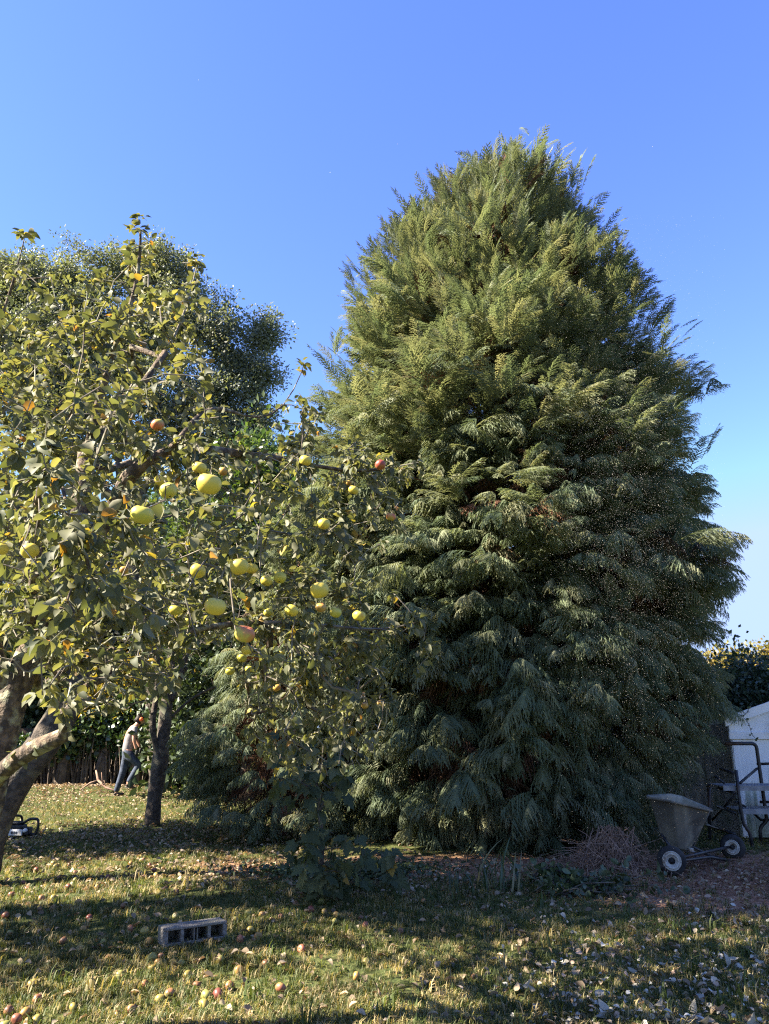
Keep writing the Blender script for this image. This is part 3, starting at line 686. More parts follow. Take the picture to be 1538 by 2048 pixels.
# ------------------------------------------------------------------ hanging apples
def apple_mesh(seed, flat=.88):
    g = np.random.default_rng(seed); n, m = 18, 11; mb = MB(); vs = []
    for i in range(m+1):
        th = math.pi*i/m
        for k in range(n):
            a = 2*math.pi*k/n; rr = .5*(math.sin(th)**.86)*(1+.03*math.cos(5*a+seed)+.05*math.cos(a+seed)*math.sin(th))
            z = .5*flat*math.cos(th)*(1.02)
            if i <= 2: z -= .10*(1-i/2.6)**1.2
            if i >= m-2: z += .07*(1-(m-i)/2.6)**1.2
            rr *= 1-.10*(math.cos(th) < 0)*(-math.cos(th))
            vs.append((rr*math.cos(a), rr*math.sin(a), z))
    fs = [(i*n+k, (i+1)*n+k, (i+1)*n+(k+1)%n, i*n+(k+1)%n) for i in range(m) for k in range(n)]
    return mb.add(vs, fs)
def apple_mat(name, base, base2, blush, amount, spots=(.10,.075,.03)):
    m, nt, out = new_mat(name); Lk = nt.links.new
    tc = N(nt, 'ShaderNodeTexCoord'); V = tc.outputs['Object']; oi = N(nt, 'ShaderNodeObjectInfo')
    vm = N(nt, 'ShaderNodeVectorMath', operation='ADD'); Lk(V, vm.inputs[0]); 
    cx = N(nt, 'ShaderNodeCombineXYZ'); mm = N(nt, 'ShaderNodeMath', operation='MULTIPLY'); mm.inputs[1].default_value = 40; Lk(oi.outputs['Random'], mm.inputs[0]); Lk(mm.outputs[0], cx.inputs[0]); Lk(cx.outputs[0], vm.inputs[1])
    n1 = N(nt, 'ShaderNodeTexNoise'); n1.inputs['Scale'].default_value = 2.2; n1.inputs['Detail'].default_value = 4; Lk(vm.outputs[0], n1.inputs['Vector'])
    r1 = ramp(nt, [(.35, base), (.65, base2)]); Lk(n1.outputs[0], r1.inputs[0])
    n2 = N(nt, 'ShaderNodeTexNoise'); n2.inputs['Scale'].default_value = 1.3; n2.inputs['Detail'].default_value = 3; Lk(vm.outputs[0], n2.inputs['Vector'])
    r2 = ramp(nt, [(.66-.3*amount, (0,0,0)), (.86-.3*amount, (1,1,1))]); Lk(n2.outputs[0], r2.inputs[0])
    c = mixc(nt, r1.outputs[0], blush, r2.outputs[0])
    n3 = N(nt, 'ShaderNodeTexVoronoi'); n3.inputs['Scale'].default_value = 8; Lk(vm.outputs[0], n3.inputs['Vector'])
    r3 = ramp(nt, [(.06, (1,1,1)), (.16, (0,0,0))]); Lk(n3.outputs['Distance'], r3.inputs[0])
    n4 = N(nt, 'ShaderNodeTexNoise'); n4.inputs['Scale'].default_value = 3.1; Lk(vm.outputs[0], n4.inputs['Vector'])
    r4 = ramp(nt, [(.56, (0,0,0)), (.62, (1,1,1))]); Lk(n4.outputs[0], r4.inputs[0])
    f = N(nt, 'ShaderNodeMath', operation='MULTIPLY'); Lk(r3.outputs[0], f.inputs[0]); Lk(r4.outputs[0], f.inputs[1])
    c = mixc(nt, c, spots, f.outputs[0])
    bs = N(nt, 'ShaderNodeBsdfPrincipled'); bs.inputs['Roughness'].default_value = .42; bs.inputs['Specular IOR Level'].default_value = .4
    bs.inputs['Subsurface Weight'].default_value = 0; Lk(c, bs.inputs['Base Color']); Lk(bs.outputs[0], out.inputs[0]); return m
YEL, YEL2 = (.56,.44,.06), (.62,.47,.08)
A_MATS = {'yellow': apple_mat('yellow_apple', YEL, YEL2, (.42,.20,.05), .1), 'green': apple_mat('green_apple', (.45,.41,.06), (.52,.44,.08), (.52,.36,.07), .2),
          'blushed': apple_mat('blushed_apple', (.38,.36,.07), (.48,.40,.09), (.48,.14,.06), .85), 'red': apple_mat('red_apple', (.32,.12,.05), (.42,.20,.07), (.30,.055,.035), .9),
          'orange': apple_mat('orange_apple', (.45,.27,.06), (.50,.30,.08), (.45,.15,.05), .5), 'brown': apple_mat('brown_apple', (.13,.065,.035), (.22,.11,.05), (.08,.04,.025), .5)}
A_SHAPE = [apple_mesh(s, .82+.04*(s % 3)) for s in range(4)]
A_ME = {}
stem_me = MB().tube([(0,0,0),(.02,.01,.16),(.06,0,.36)], .022, 5).mesh('stem', M_twig)
calyx_me = MB().lathe([(.001,-.012),(.07,-.02),(.09,.0),(.05,.02)], 6).mesh('calyx', M_dark_bark)
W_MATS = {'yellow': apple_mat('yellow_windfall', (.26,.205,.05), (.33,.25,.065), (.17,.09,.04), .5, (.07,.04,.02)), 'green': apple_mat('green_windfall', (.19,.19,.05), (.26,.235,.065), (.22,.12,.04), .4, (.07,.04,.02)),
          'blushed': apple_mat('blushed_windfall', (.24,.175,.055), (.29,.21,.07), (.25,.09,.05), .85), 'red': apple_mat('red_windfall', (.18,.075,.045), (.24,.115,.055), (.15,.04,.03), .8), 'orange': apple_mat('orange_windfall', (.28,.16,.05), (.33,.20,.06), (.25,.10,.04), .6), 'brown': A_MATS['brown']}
def make_apple(name, colour, loc, diam, rot, label, group, stem=True):
    k = (colour, random.randrange(4), name)
    if k not in A_ME: A_ME[k] = A_SHAPE[k[1]].mesh('apple', (W_MATS if name == 'windfall_apple' else A_MATS)[colour], True)
    o = link(name, A_ME[k], None, loc, rot, diam); tag(o, label, 'apple', group)
    if stem:
        link('stem', stem_me, o, (0,0,.34)); link('calyx', calyx_me, o, (0,0,-.36))
    return o
for (px_, py_, dpx, colr, lab) in HANG:
    p, size = hang_at(px_, py_, dpx)
    make_apple('apple', colr, p, size, (random.uniform(-.4,.4), random.uniform(-.4,.4), random.uniform(0,6)), lab, 'apples hanging on the apple tree')
# ------------------------------------------------------------------ the trees behind
def small_tree(name, label, base, roots, targets, leafmat, barkmat, size, protos, per, tip=.006, root_r=.15, thick=.03, skipf=0., smooth=False, spread=1., cat='tree', leafup=0., jit=.05, stepd=.22):
    o = empty(name, base); tag(o, label, cat)
    pos, par, r, kids, ends, _ = grow(roots, targets, tip, stepd, 2.3, .12, root_r=root_r)
    skel_parts(pos, par, r, kids, o, barkmat, thick, bumpy=.06)
    sk = set(i for i in range(len(targets)) if rng.random() < skipf)
    L, D, S = leaves_on(pos, par, kids, ends, sk, per, size, protos, jitter=jit, out_bias=.4, along=5)
    Rm = frames(D, roll=rng.uniform(-3,3,len(L))); idx = rng.integers(0, len(protos), len(L))
    V, T, rr = merge(protos, idx, L-np.array(base), Rm, S)
    tag(link('foliage', mesh_np('foliage', V, T, leafmat, rr, smooth), o), kind='stuff')
    return o
def blob_targets(blobs, n, shell=.55):
    vol = np.array([b[1]*b[2] for b in blobs], float); c = rng.choice(len(blobs), n, p=vol/vol.sum()); out = []
    for k in c:
        ce, rx, rz = blobs[k]; d = rng.standard_normal(3); d /= np.linalg.norm(d); q = shell+(1-shell)*rng.random()
        out.append(np.array(ce)+d*np.array((rx, rx, rz))*q)
    return [np.array((p[0], p[1], max(p[2], .3))) for p in out]
def PB(px, py, Y, rpx, rpz=None):                      # crown lobe from where it shows
    k = Y/CP/F
    return (P(px, py, Y), rpx*k, (rpz or rpx)*k)
# leaning dark apple tree further back
b = P(-50,1850,8.7); b[2] = 0
roots = [([b, P(-10,1630,8.7), P(30,1560,8.75), P(95,1480,8.8), P(150,1385,8.9), P(185,1290,9.0), P(225,1160,9.2), P(260,1030,9.3)], -1),
         ([P(150,1385,8.9), P(110,1280,8.8), P(60,1150,8.8), P(30,980,8.8)], 0), ([P(95,1480,8.8), P(200,1420,9.0), P(300,1330,9.2), P(390,1240,9.4)], 0)]
tg = [P(a, c, rng.uniform(7.4, 11)) for a, c in sample_poly([(-200,700),(100,640),(330,700),(470,880),(520,1020),(470,1180),(300,1230),(150,1250),(60,1380),(-200,1300)], 420)]
small_tree('leaning_apple_tree', 'dark leaning apple tree with twiggy crown behind the near apple tree', b, roots, tg, M_apple_leaf, M_dark_bark, .085, APL, 12, .004, .17, .035)
# plum tree with a dark trunk near the walking man
b = P(304,1660,13.3); b[2] = 0
roots = [([b, P(307,1600,13.3), P(318,1540,13.3), P(326,1480,13.35), P(330,1440,13.4), P(336,1380,13.4), P(345,1300,13.5), P(352,1230,13.6)], -1),
         ([P(318,1515,13.3), P(302,1455,13.2), P(312,1400,13.2), P(318,1330,13.1), P(300,1240,13.)], 0), ([P(330,1450,13.4), P(360,1415,13.5), P(400,1385,13.6), P(440,1370,13.7)], 0),
         ([P(306,1440,13.2), P(285,1380,13.0), P(270,1300,13.0)], 0), ([P(345,1400,13.4), P(372,1320,13.6), P(380,1240,13.8)], 0)]
tg = [P(a, c, rng.uniform(12.2, 14.8)) for a, c in sample_poly([(220,1060),(470,1050),(560,1150),(540,1330),(470,1370),(400,1340),(340,1260),(250,1330),(200,1300)], 260)]
small_tree('plum_tree', 'young plum tree with a forked dark trunk beside the walking man', b, roots, tg, M_plum_leaf, M_dark_bark, .10, APL, 9, .006, .125, .03, .25)
# tall silvery tree behind the apple tree
Ye = 20.0
blobs = [PB(330,560,Ye,95,75), PB(240,540,Ye,85,60), PB(120,580,Ye,130,95), PB(30,620,Ye,130,120), PB(60,560,Ye,110,70), PB(150,690,Ye,150,110), PB(60,760,Ye,140,110), PB(300,680,Ye,110,90), PB(390,640,Ye,110,80), PB(470,690,Ye,100,75), PB(525,665,Ye,48,42), PB(440,800,Ye,85,60), PB(525,745,Ye,40,38), PB(330,800,Ye,110,100), PB(150,800,Ye,170,150), PB(-90,700,Ye,150,180), PB(470,880,Ye,70,50), PB(520,760,Ye,40,60), PB(420,960,Ye,90,70), PB(515,850,Ye,45,40)]
sub = []
for ce, rx, rz in blobs:
    for q in range(6):
        d = rng.standard_normal(3); d /= np.linalg.norm(d); sub.append((ce+d*np.array((rx, rx, rz))*rng.uniform(.35,.85), rx*rng.uniform(.22,.42), rz*rng.uniform(.22,.42)))
blobs = sub+blobs+[PB(470,800,Ye,80,70), PB(500,900,Ye,80,70), PB(540,960,Ye,60,60), PB(380,880,Ye,110,90)]
b = P(318,1560,Ye); b[2] = 0
roots = [([b, P(300,1300,Ye), P(250,1050,Ye), P(230,850,Ye), P(260,680,Ye), P(300,560,Ye)], -1), ([P(250,1050,Ye), P(330,900,Ye), P(430,780,Ye), P(520,700,Ye)], 0), ([P(200,1080,Ye), P(100,850,Ye), P(40,680,Ye)], 0), ([P(330,900,Ye), P(430,880,Ye), P(520,830,Ye)], 0)]
small_tree('silver_leaved_tree', 'tall airy tree with fine silvery leaves rising behind the apple tree', b, roots, blob_targets(blobs, 2700, .25), M_eu, M_dark_bark, .30, CLU_S, 4, .007, .2, .05, spread=.5, jit=.3, stepd=.4)
# broad-leaved trees closing the garden at the back
BACK = [('bushy_tree', 'dense dark tree filling the gap behind the leaning apple trunk', [PB(20,1180,24,200,190), PB(120,1340,24,150,130), PB(-150,1300,24,200,200), PB(60,1430,24,110,60), PB(290,1420,24,110,60), PB(180,1420,24,110,70)], M_laurel, 460, .75),
        ('bushy_tree', 'olive-green tree behind the forked plum trunk', [PB(300,1130,26,170,150), PB(370,1270,26,130,110), PB(220,1290,26,110,100)], M_green, 330, .75),
        ('yellowing_tree', 'yellowing tree seen low between the man and the plum trunk', [PB(255,1370,22,60,50), PB(215,1410,22,60,40), PB(320,1400,22,60,50)], M_yellow, 130, .5),
        ('bushy_tree', 'pale green tree showing between apple boughs and the cypress', [PB(520,960,18,100,90), PB(560,1080,18,110,110), PB(450,1100,18,120,110)], M_green, 240, .55),
        ('bushy_tree', 'dark shrubby tree low behind the small cypress', [PB(430,1330,19,130,130), PB(540,1300,19,130,150), PB(430,1480,19,120,90)], M_laurel, 260, .6),
        ('laurel_bush', 'dark glossy laurel rising behind the white garage', [PB(1490,1395,15,75,58), PB(1570,1400,15,100,62), PB(1660,1420,15,120,70), PB(1420,1420,15.5,60,60)], M_laurel, 420, .30),
        ('golden_tree', 'rounded golden-lit tree top beyond the laurel', [PB(1475,1352,24,38,34), PB(1440,1368,24,40,35)], M_yellow, 170, .42),
        ('golden_tree', 'golden-lit tree cut off by the right edge of the view', [PB(1545,1345,23,28,34), PB(1580,1330,23,48,52), PB(1650,1335,23,60,60)], M_yellow, 190, .42)]
for nm, lab, bl, mt, n, sz in BACK:
    c0 = np.mean([q[0] for q in bl], axis=0); b = np.array((bl[0][0][0], c0[1], 0.)); top = max(q[0][2] for q in bl)
    roots = [([b, b+np.array((.1,0,.35*top)), b+np.array((0,0,.75*top)), b+np.array((.1,.1,top))], -1)]
    small_tree(nm, lab, b, roots, blob_targets(bl, n, .5), mt, M_dark_bark, sz, CLU, 3, .01, .16, .05, spread=.5, jit=.6, stepd=.5)
# trees standing just outside the view on the left (they shade the lawn and the foot of the cypress)
for nm, lab, b, bl, mt, n in (('bushy_tree', 'tall tree standing left of the view', np.array((-8.6,6.3,0)), [((-8.6,6.3,8.2),1.9,2.3), ((-7.9,7.6,6.8),1.5,1.3), ((-8.5,6.6,10.2),1.2,1.4), ((-8.4,5.5,5.2),1.1,.9)], M_green, 215), ('bushy_tree', 'lower tree standing left of the view beyond the tall one', np.array((-9.8,10.4,0)), [((-9.8,10.4,5.6),1.7,1.8), ((-9.2,11.4,4.4),1.3,1.2)], M_green, 110),):
    top = max(q[0][2] for q in bl)
    small_tree(nm, lab, b, [([b, b+np.array((.1,0,.4*top)), b+np.array((0,0,.8*top))], -1)], blob_targets(bl, n, .5), mt, M_dark_bark, .6, CLU, 3, .01, .2, .05, spread=.5, jit=.5, stepd=.5)
# overgrown ivy bank at the back of the lawn
hb = np.array((-8.0, 21.0, 0)); hedge = empty('ivy_hedge', hb); tag(hedge, 'ivy-covered bank of old brown stems behind the walking man', 'hedge')
st = MB(); n = 420
for i in range(n):
    x = rng.uniform(-3.9, 5.2); y = rng.uniform(-.1, 1.0)+.3*abs(x)*.2; h = rng.uniform(.7, 1.35); lean = rng.normal()*.12
    st.tube([(x, y, 0), (x+lean*.5, y-.05*rng.random(), h*.5), (x+lean, y+.1*rng.normal(), h)], [.035*rng.uniform(.3,1.4), .02, .008], 4, False)
for x in (-2.6,-1.4,-.4,.6,1.5,-3.3): st.tube([(x,.25,0),(x+.05,.2,.6),(x+.1,.3,1.2)], [.22,.17,.12], 8)
tag(st.obj('old_stems', surf('old_stem', (.06,.045,.035), (.125,.095,.072), 5, .95, bump=.5), hedge), kind='stuff')
n = 14000; x = rng.uniform(-4.2, 6.2, n); top = np.interp(x, [-4.2,-3,-1.2,0,1,3,6], [1.0,1.15,1.2,1.8,2.5,2.8,2.6]); low = np.interp(x, [-4.2,-2,.3,1.4,2.2,6], [.75,.8,.75,.6,.1,0])
zz = low+(top-low)*rng.random(n)**.7+.1*rng.standard_normal(n); yy = .1+.35*rng.random(n)+.25*np.sin(3*x)*.4-.25*np.sin(np.clip((zz-low)/(top-low+.1),0,1)*3.1)
LEAF5 = [leaf_proto(.42, .05, .1, 0, .05, s) for s in range(3)]
Lh = np.stack((x, yy, np.maximum(zz, .05)), 1); Dh = rng.standard_normal((n,3))+np.array((0,-.6,-.5))
V, T, rr = merge(LEAF5, rng.integers(0,3,n), Lh, frames(Dh, roll=rng.standard_normal(n)), rng.uniform(.08,.16,n))
tag(link('ivy_leaves', mesh_np('ivy_leaves', V, T, M_ivy, rr), hedge), kind='stuff')
MB().box((-4.4,1.1,0),(6.4,1.3,1.5)).obj('earth_bank', surf('earth', (.05,.035,.025), (.09,.06,.045), 4, .95), hedge)

# ------------------------------------------------------------------ ground cover
def scatter(name, label, protos, x, y, size, mat, flat=.25, lift=.01, rnd=None, smooth=False):
    n = len(x); d = rng.standard_normal((n,3))*np.array((1,1,flat)); nz = rng.standard_normal((n,3))*flat+np.array((0,0,1))
    L = np.stack((x, y, gh(x, y)+lift+.02*rng.random(n)), 1)
    Rm = frames(d, up=nz)
    V, T, rr = merge(protos, rng.integers(0, len(protos), n), L, Rm, size, rnd)
    o = link(name, mesh_np(name, V, T, mat, rr, smooth)); tag(o, label, None, None, 'stuff'); return o
def tuft_proto(seed, nb=13, h=1.0, wide=.95):
    g = np.random.default_rng(seed); V = []; T = []
    for i in range(nb):
        a = g.random()*6.283; r0 = wide*math.sqrt(g.random())*.5; b = np.array((r0*math.cos(a*1.7), r0*math.sin(a*1.7), -.08)); l = h*(.45+.65*g.random()); ln = .35+.85*g.random()
        d = np.array((math.cos(a), math.sin(a), 0)); s = np.array((-d[1], d[0], 0))*.032*(.7+.6*g.random())
        m1 = b+np.array((0,0,l*.55))+d*l*.22*ln; tp = b+np.array((0,0,l*(1.0-.45*ln)))+d*l*.75*ln
        k = len(V); V += [b-s, b+s, m1+s*.8, m1-s*.8, tp]; T += [(k,k+1,k+2),(k,k+2,k+3),(k+3,k+2,k+4)]
    return np.array(V), np.array(T)
TUFT = [tuft_proto(s) for s in range(6)]
def in_view(n, ylo, yhi, power=1.0, margin=.4):
    y = (ylo**power+rng.random(n)*(yhi**power-ylo**power))**(1/power); x = (rng.random(n)*2-1)*(y*.53+margin); return x, y
x, y = in_view(50000, 4.3, 17.5, .5)
fade = soil(x, y); cl = .5+.5*np.sin(2.3*x+1.3*np.sin(1.9*y))*np.sin(2.7*y+.8*np.sin(1.1*x)); pn = np.sin(3.3*x+1.9*np.sin(2.1*y))*np.sin(3.9*y+1.7*np.sin(1.7*x+1)); keep = rng.random(len(x)) > np.maximum(.90*fade, np.clip(.75*pn, 0, .8))
keep &= ~((np.hypot((x-1.7)/2.6, (y-12.3)/3.0) < 1))
x, y, cl = x[keep], y[keep], cl[keep]
n = len(x); sz = (.040+.055*rng.random(n)**2.0+.030*cl)*np.clip(1.0-.01*y, .8, 1)
rr = np.clip(rng.random(n)*.75+.35*(np.sin(1.7*x+2.2*y)*np.sin(2.9*x-1.3*y) > .15)*rng.random(n), 0, .99)
L = np.stack((x, y, gh(x, y)), 1); d = np.stack((np.cos(rr*99), np.sin(rr*99), np.zeros(n)), 1)
V, T, r2 = merge(TUFT, rng.integers(0, 6, n), L, frames(d), sz, rr)
print('grass', len(T))
tag(link('grass', mesh_np('grass', V, T, M_grass, r2)), 'short tufted grass, green and straw-coloured', kind='stuff')
# long tufts here and there
x, y = in_view(170, 4.6, 9.5, .6); n = len(x)
L = np.stack((x, y, gh(x, y)), 1); d = rng.standard_normal((n,3))*np.array((1,1,0))
V, T, r2 = merge(TUFT, rng.integers(0, 6, n), L, frames(d), rng.uniform(.12, .20, n), rng.uniform(.2,.7,n))
tag(link('long_grass', mesh_np('long_grass', V, T, M_grass, r2)), 'taller tufts of grass left by the mower', kind='stuff')
DEAD = [leaf_proto(.30, .2, .5*(s % 2)+.1, .4*(s-1), .12, s) for s in range(4)]
x1, y1 = in_view(5200, 4.5, 12, .7); k = rng.random(len(x1)) < np.clip(.35+.4*(x1 > .8)*(y1 < 8), 0, 1); x1, y1 = x1[k], y1[k]
x2 = rng.normal(-8.2, 2.6, 5200); y2 = rng.normal(18.6, 1.3, 5200)
x3 = rng.normal(-3.4, 1.6, 2600); y3 = rng.normal(12.2, 1.5, 2600)
x4 = rng.normal(.2, 1.9, 1500); y4 = rng.normal(9.0, .6, 1500); x5 = rng.normal(4.2, 1.2, 700); y5 = rng.normal(8.7, .9, 700)
x, y = np.concatenate((x1,x2,x3,x4,x5)), np.concatenate((y1,y2,y3,y4,y5))
scatter('leaf_litter', 'brown dead leaves littering the grass', DEAD, x, y, rng.uniform(.035,.075,len(x)), M_litter, .3, .02)
x = rng.normal(-.45, .52, 3000); y = rng.normal(9.2, .32, 3000)
scatter('ground_ivy', 'small dark ivy leaves carpeting the soil under the cypress', LEAF5, x, y, rng.uniform(.03,.055,3000), M_laurel, .5, .05)
PALE_S = [leaf_proto(.36, .15, .3, .3*s, .05, s) for s in range(3)]
M_chaff = leaf_mat('chaff', [(0,(.16,.075,.045)), (.5,(.26,.14,.085)), (1,(.40,.25,.16))], trans=.1, tcol=(1,.8,.6), rough=.9, spec=.1)
n = 520; a_ = 1000+560*rng.random(n)**.75; b_ = 1815+240*rng.random(n)**.8; gg = np.array([ground_at(q, w) for q, w in zip(a_, b_)])
scatter('leaf_fragments', 'small pale leaf fragments scattered in the right foreground', PALE_S, gg[:,0], gg[:,1], rng.uniform(.018,.042,n), M_pale, .5, .02)
# dry needles and chaff on the bare soil by the cart
x = rng.normal(3.9, 1.2, 14000); y = rng.normal(8.8, .9, 14000)
NEED = [(np.array(((0,-.09,0),(0,.09,0),(1,.0,.05))), np.array(((0,1,2),)))]
scatter('dry_needles', 'reddish dry needles on the bare ground beside the cart', NEED, x, y, rng.uniform(.03,.09,14000), M_chaff, .12, .01)

# fallen pale leaves, one by one
PALE = [mesh_np('pale_leaf', *leaf_proto(.33, .10, .15+.2*s, .3*(s-1), .12, s), M_pale, smooth=True) for s in range(4)]
pk = [(845,1938,1),(856,1955,1),(1100,1855,1),(1108,1890,1),(1085,1907,1),(1105,1945,1),(1265,1955,1),(1222,1865,1),(1130,1935,1),(1165,1918,1),(812,1982,1),(852,1990,1),(875,1990,1),(1052,1978,1),(1045,1985,1),(985,1980,1),(992,1990,1),(1000,1998,1),(1395,1830,1),(1475,1860,1),(1495,1845,1),(1385,1835,1),(1455,1838,1),(1320,1835,1),(1300,1825,1),(1287,2015,1),(1310,2028,1),(1395,2005,1),(1215,2040,1),(1210,2045,1),(1178,2032,1),(1380,2035,1),(915,1982,1),(1030,1993,1),(1005,1975,1)]
spots = [(a, b) for a, b, _ in pk]
while len(spots) < 190:
    a, b = rng.uniform(1020, 1560), rng.uniform(1800, 2070)
    if rng.random() < np.interp(a+1.1*(b-1800), [1000,1250,1700], [.02,.25,1.0]): spots.append((a, b))
for k, (a, b) in enumerate(spots):
    g = ground_at(a, b); near = b > 1935
    o = link('pale_leaf', PALE[k % 4], None, (g[0], g[1], float(gh(g[0], g[1]))+rng.uniform(.012,.05)), (rng.normal()*.4+(3.14 if rng.random() < .25 else 0), rng.normal()*.35, rng.uniform(0,6.28)), float(rng.uniform(.045,.08)))
    row = 'by the cart wheel on bare soil' if b < 1832 else 'in shaded turf below the cart' if b < 1895 else 'in mid-lawn grass' if b < 1950 else 'in the nearest grass' if b < 2005 else 'at the bottom edge of the lawn'
    col = 'left of the brush pile line' if a < 1130 else 'below the brush pile' if a < 1290 else 'below the tub' if a < 1420 else 'towards the right edge'
    zone = (f'pale fallen leaf {row}, {col}', 'pale leaves fallen on the right of the lawn')
    tag(o, zone[0], 'leaf', zone[1])

# ------------------------------------------------------------------ windfall apples on the lawn
WIND = [(590,80,'orange'),(165,93,'brown'),(210,157,'green'),(275,157,'brown'),(222,170,'yellow'),(520,162,'green'),(570,148,'green'),(597,168,'red'),(615,183,'red'),(143,181,'red'),(300,187,'brown'),(300,218,'green'),(93,216,'red'),(550,201,'yellow'),(575,206,'brown'),(622,206,'yellow'),(893,190,'brown'),(1069,180,'orange'),(45,272,'red'),(165,290,'blushed'),(212,291,'yellow'),(386,256,'yellow'),(630,285,'yellow'),(661,268,'yellow'),(703,277,'brown'),(158,331,'brown'),(213,329,'brown'),(20,363,'red'),(14,386,'yellow'),(356,368,'red'),(333,405,'orange'),(1284,297,'green'),(1241,330,'red'),(1295,336,'yellow'),(1343,355,'yellow'),(1047,366,'orange'),(1120,373,'red'),(1442,365,'yellow'),(1495,376,'green'),(1335,389,'green'),(1460,406,'blushed'),(592,486,'orange'),(518,420,'green'),(577,436,'yellow'),(998,438,'yellow'),(837,400,'green'),(845,424,'orange'),(1030,466,'orange'),(957,488,'red'),(1013,482,'brown'),(1203,509,'blushed'),(1463,543,'green'),(1423,599,'orange'),(318,513,'yellow'),(605,551,'green'),(642,541,'brown'),(630,568,'orange'),(606,584,'yellow'),(690,566,'yellow'),(722,572,'green'),(750,614,'yellow'),(478,615,'green'),(955,596,'orange'),(915,649,'blushed'),(1120,669,'yellow'),(577,646,'blushed'),(35,729,'green'),(102,739,'yellow'),(112,776,'green'),(150,769,'yellow'),(65,769,'red'),(291,729,'yellow'),(467,769,'yellow'),(523,751,'yellow'),(637,711,'yellow'),(677,691,'blushed'),(868,692,'red'),(825,693,'green'),(812,734,'yellow'),(785,641,'brown'),(128,641,'yellow'),(1691,290,'green'),(1996,620,'orange'),(1895,602,'brown'),(210,240,'brown'),(405,200,'brown'),(235,205,'brown'),(430,205,'red'),(480,215,'brown'),(360,140,'brown'),(180,215,'brown'),(270,250,'red'),(545,325,'orange'),(940,384,'green'),(990,360,'green'),(1060,570,'yellow'),(700,370,'green'),(490,330,'brown'),(110,240,'brown'),(75,60,'brown'),(40,430,'green'),(150,690,'red'),(20,790,'green'),(250,470,'brown'),(410,480,'green'),(1180,310,'brown'),(1600,420,'brown'),(880,560,'green')]
W = []
for zx, zy, c in WIND:
    if c in ('yellow','green') and rng.random() < .28: c = ('brown','blushed','orange')[rng.integers(0,3)]
    px_, py_ = zx/1.997, 1650+zy/1.997
    if py_ < 1726: zone = 'in shady grass between plum trunk and chainsaw' if px_ < 330 else 'in the litter beneath the small cypress'
    elif py_ < 1840: zone = 'on the left lawn beyond the concrete block' if px_ < 440 else 'at the edge of the ivy under the cypress'
    elif py_ < 1905: zone = 'in the grass left of the concrete block' if px_ < 300 else ('just behind the concrete block' if py_ < 1866 else 'right of the concrete block') if px_ < 560 else 'in the middle lawn well right of the block'
    elif px_ < 210: zone = 'in the bottom left corner of the lawn'
    elif px_ < 450: zone = 'in the grass in front of the concrete block'
    else: zone = 'in the sunlit grass at bottom centre'
    W.append((px_, py_, c, zone))
from collections import defaultdict
grp = defaultdict(list)
for i, w in enumerate(W): grp[(w[2], w[3])].append(i)
ORD = ['leftmost', 'second', 'third', 'fourth', 'fifth', 'sixth', 'seventh', 'eighth', 'ninth', 'tenth', 'eleventh', 'twelfth', 'thirteenth', 'fourteenth', 'fifteenth', 'sixteenth', 'seventeenth', 'eighteenth', 'nineteenth', 'twentieth']
NAME_C = {'yellow': 'yellow', 'green': 'green', 'blushed': 'pink-blushed', 'red': 'red', 'orange': 'orange', 'brown': 'rotten brown'}
for (c, zone), ids in grp.items():
    ids.sort(key=lambda i: W[i][0])
    for k, i in enumerate(ids):
        px_, py_ = W[i][:2]; g = ground_at(px_, py_+6)
        lab = f'{NAME_C[c]} windfall apple {zone}'
        if len(ids) > 1: lab += ', leftmost' if k == 0 else ', rightmost' if k == len(ids)-1 else f', {ORD[k]} from left'
        s = float(rng.uniform(.052,.071))*(.85 if c == 'brown' else 1)
        make_apple('windfall_apple', c, (g[0], g[1], float(gh(g[0], g[1]))+s*rng.uniform(.26,.44)+.008), s, (rng.uniform(-1.6,1.6), rng.uniform(-1.6,1.6), rng.uniform(0,6.28)), lab, 'windfall apples on the lawn', stem=py_ > 1850)
# ------------------------------------------------------------------ white garage
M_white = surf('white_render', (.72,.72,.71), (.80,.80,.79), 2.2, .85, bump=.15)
def panel_mat():
    m, nt, out = new_mat('painted_panel'); Lk = nt.links.new
    tc = N(nt, 'ShaderNodeTexCoord'); mp = N(nt, 'ShaderNodeMapping'); mp.inputs['Scale'].default_value = (9, 9, .8); Lk(tc.outputs['Object'], mp.inputs[0])
    n1 = N(nt, 'ShaderNodeTexNoise'); n1.inputs['Scale'].default_value = 1.4; n1.inputs['Detail'].default_value = 8; Lk(mp.outputs[0], n1.inputs['Vector'])
    sp = N(nt, 'ShaderNodeSeparateXYZ'); Lk(tc.outputs['Object'], sp.inputs[0])
    h = N(nt, 'ShaderNodeMapRange'); h.inputs[1].default_value = .1; h.inputs[2].default_value = 1.1; h.inputs[3].default_value = .30; h.inputs[4].default_value = -.22; Lk(sp.outputs[2], h.inputs[0])
    a = N(nt, 'ShaderNodeMath', operation='ADD'); Lk(n1.outputs[0], a.inputs[0]); Lk(h.outputs[0], a.inputs[1])
    r = ramp(nt, [(.45, (.76,.76,.75)), (.62, (.46,.48,.40)), (.85, (.20,.23,.15))]); Lk(a.outputs[0], r.inputs[0])
    bs = N(nt, 'ShaderNodeBsdfPrincipled'); bs.inputs['Roughness'].default_value = .75; Lk(r.outputs[0], bs.inputs['Base Color']); Lk(bs.outputs[0], out.inputs[0]); return m
M_panel = panel_mat()
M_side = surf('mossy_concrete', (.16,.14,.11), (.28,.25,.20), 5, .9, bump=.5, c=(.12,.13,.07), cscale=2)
M_roof = surf('roof_sheet', (.30,.30,.29), (.42,.41,.39), 3, .9, bump=.3)
g0 = np.array((5.4, 12.05, 0)); c0 = P(1464, 1500, 12.05); g0[0] = c0[0]
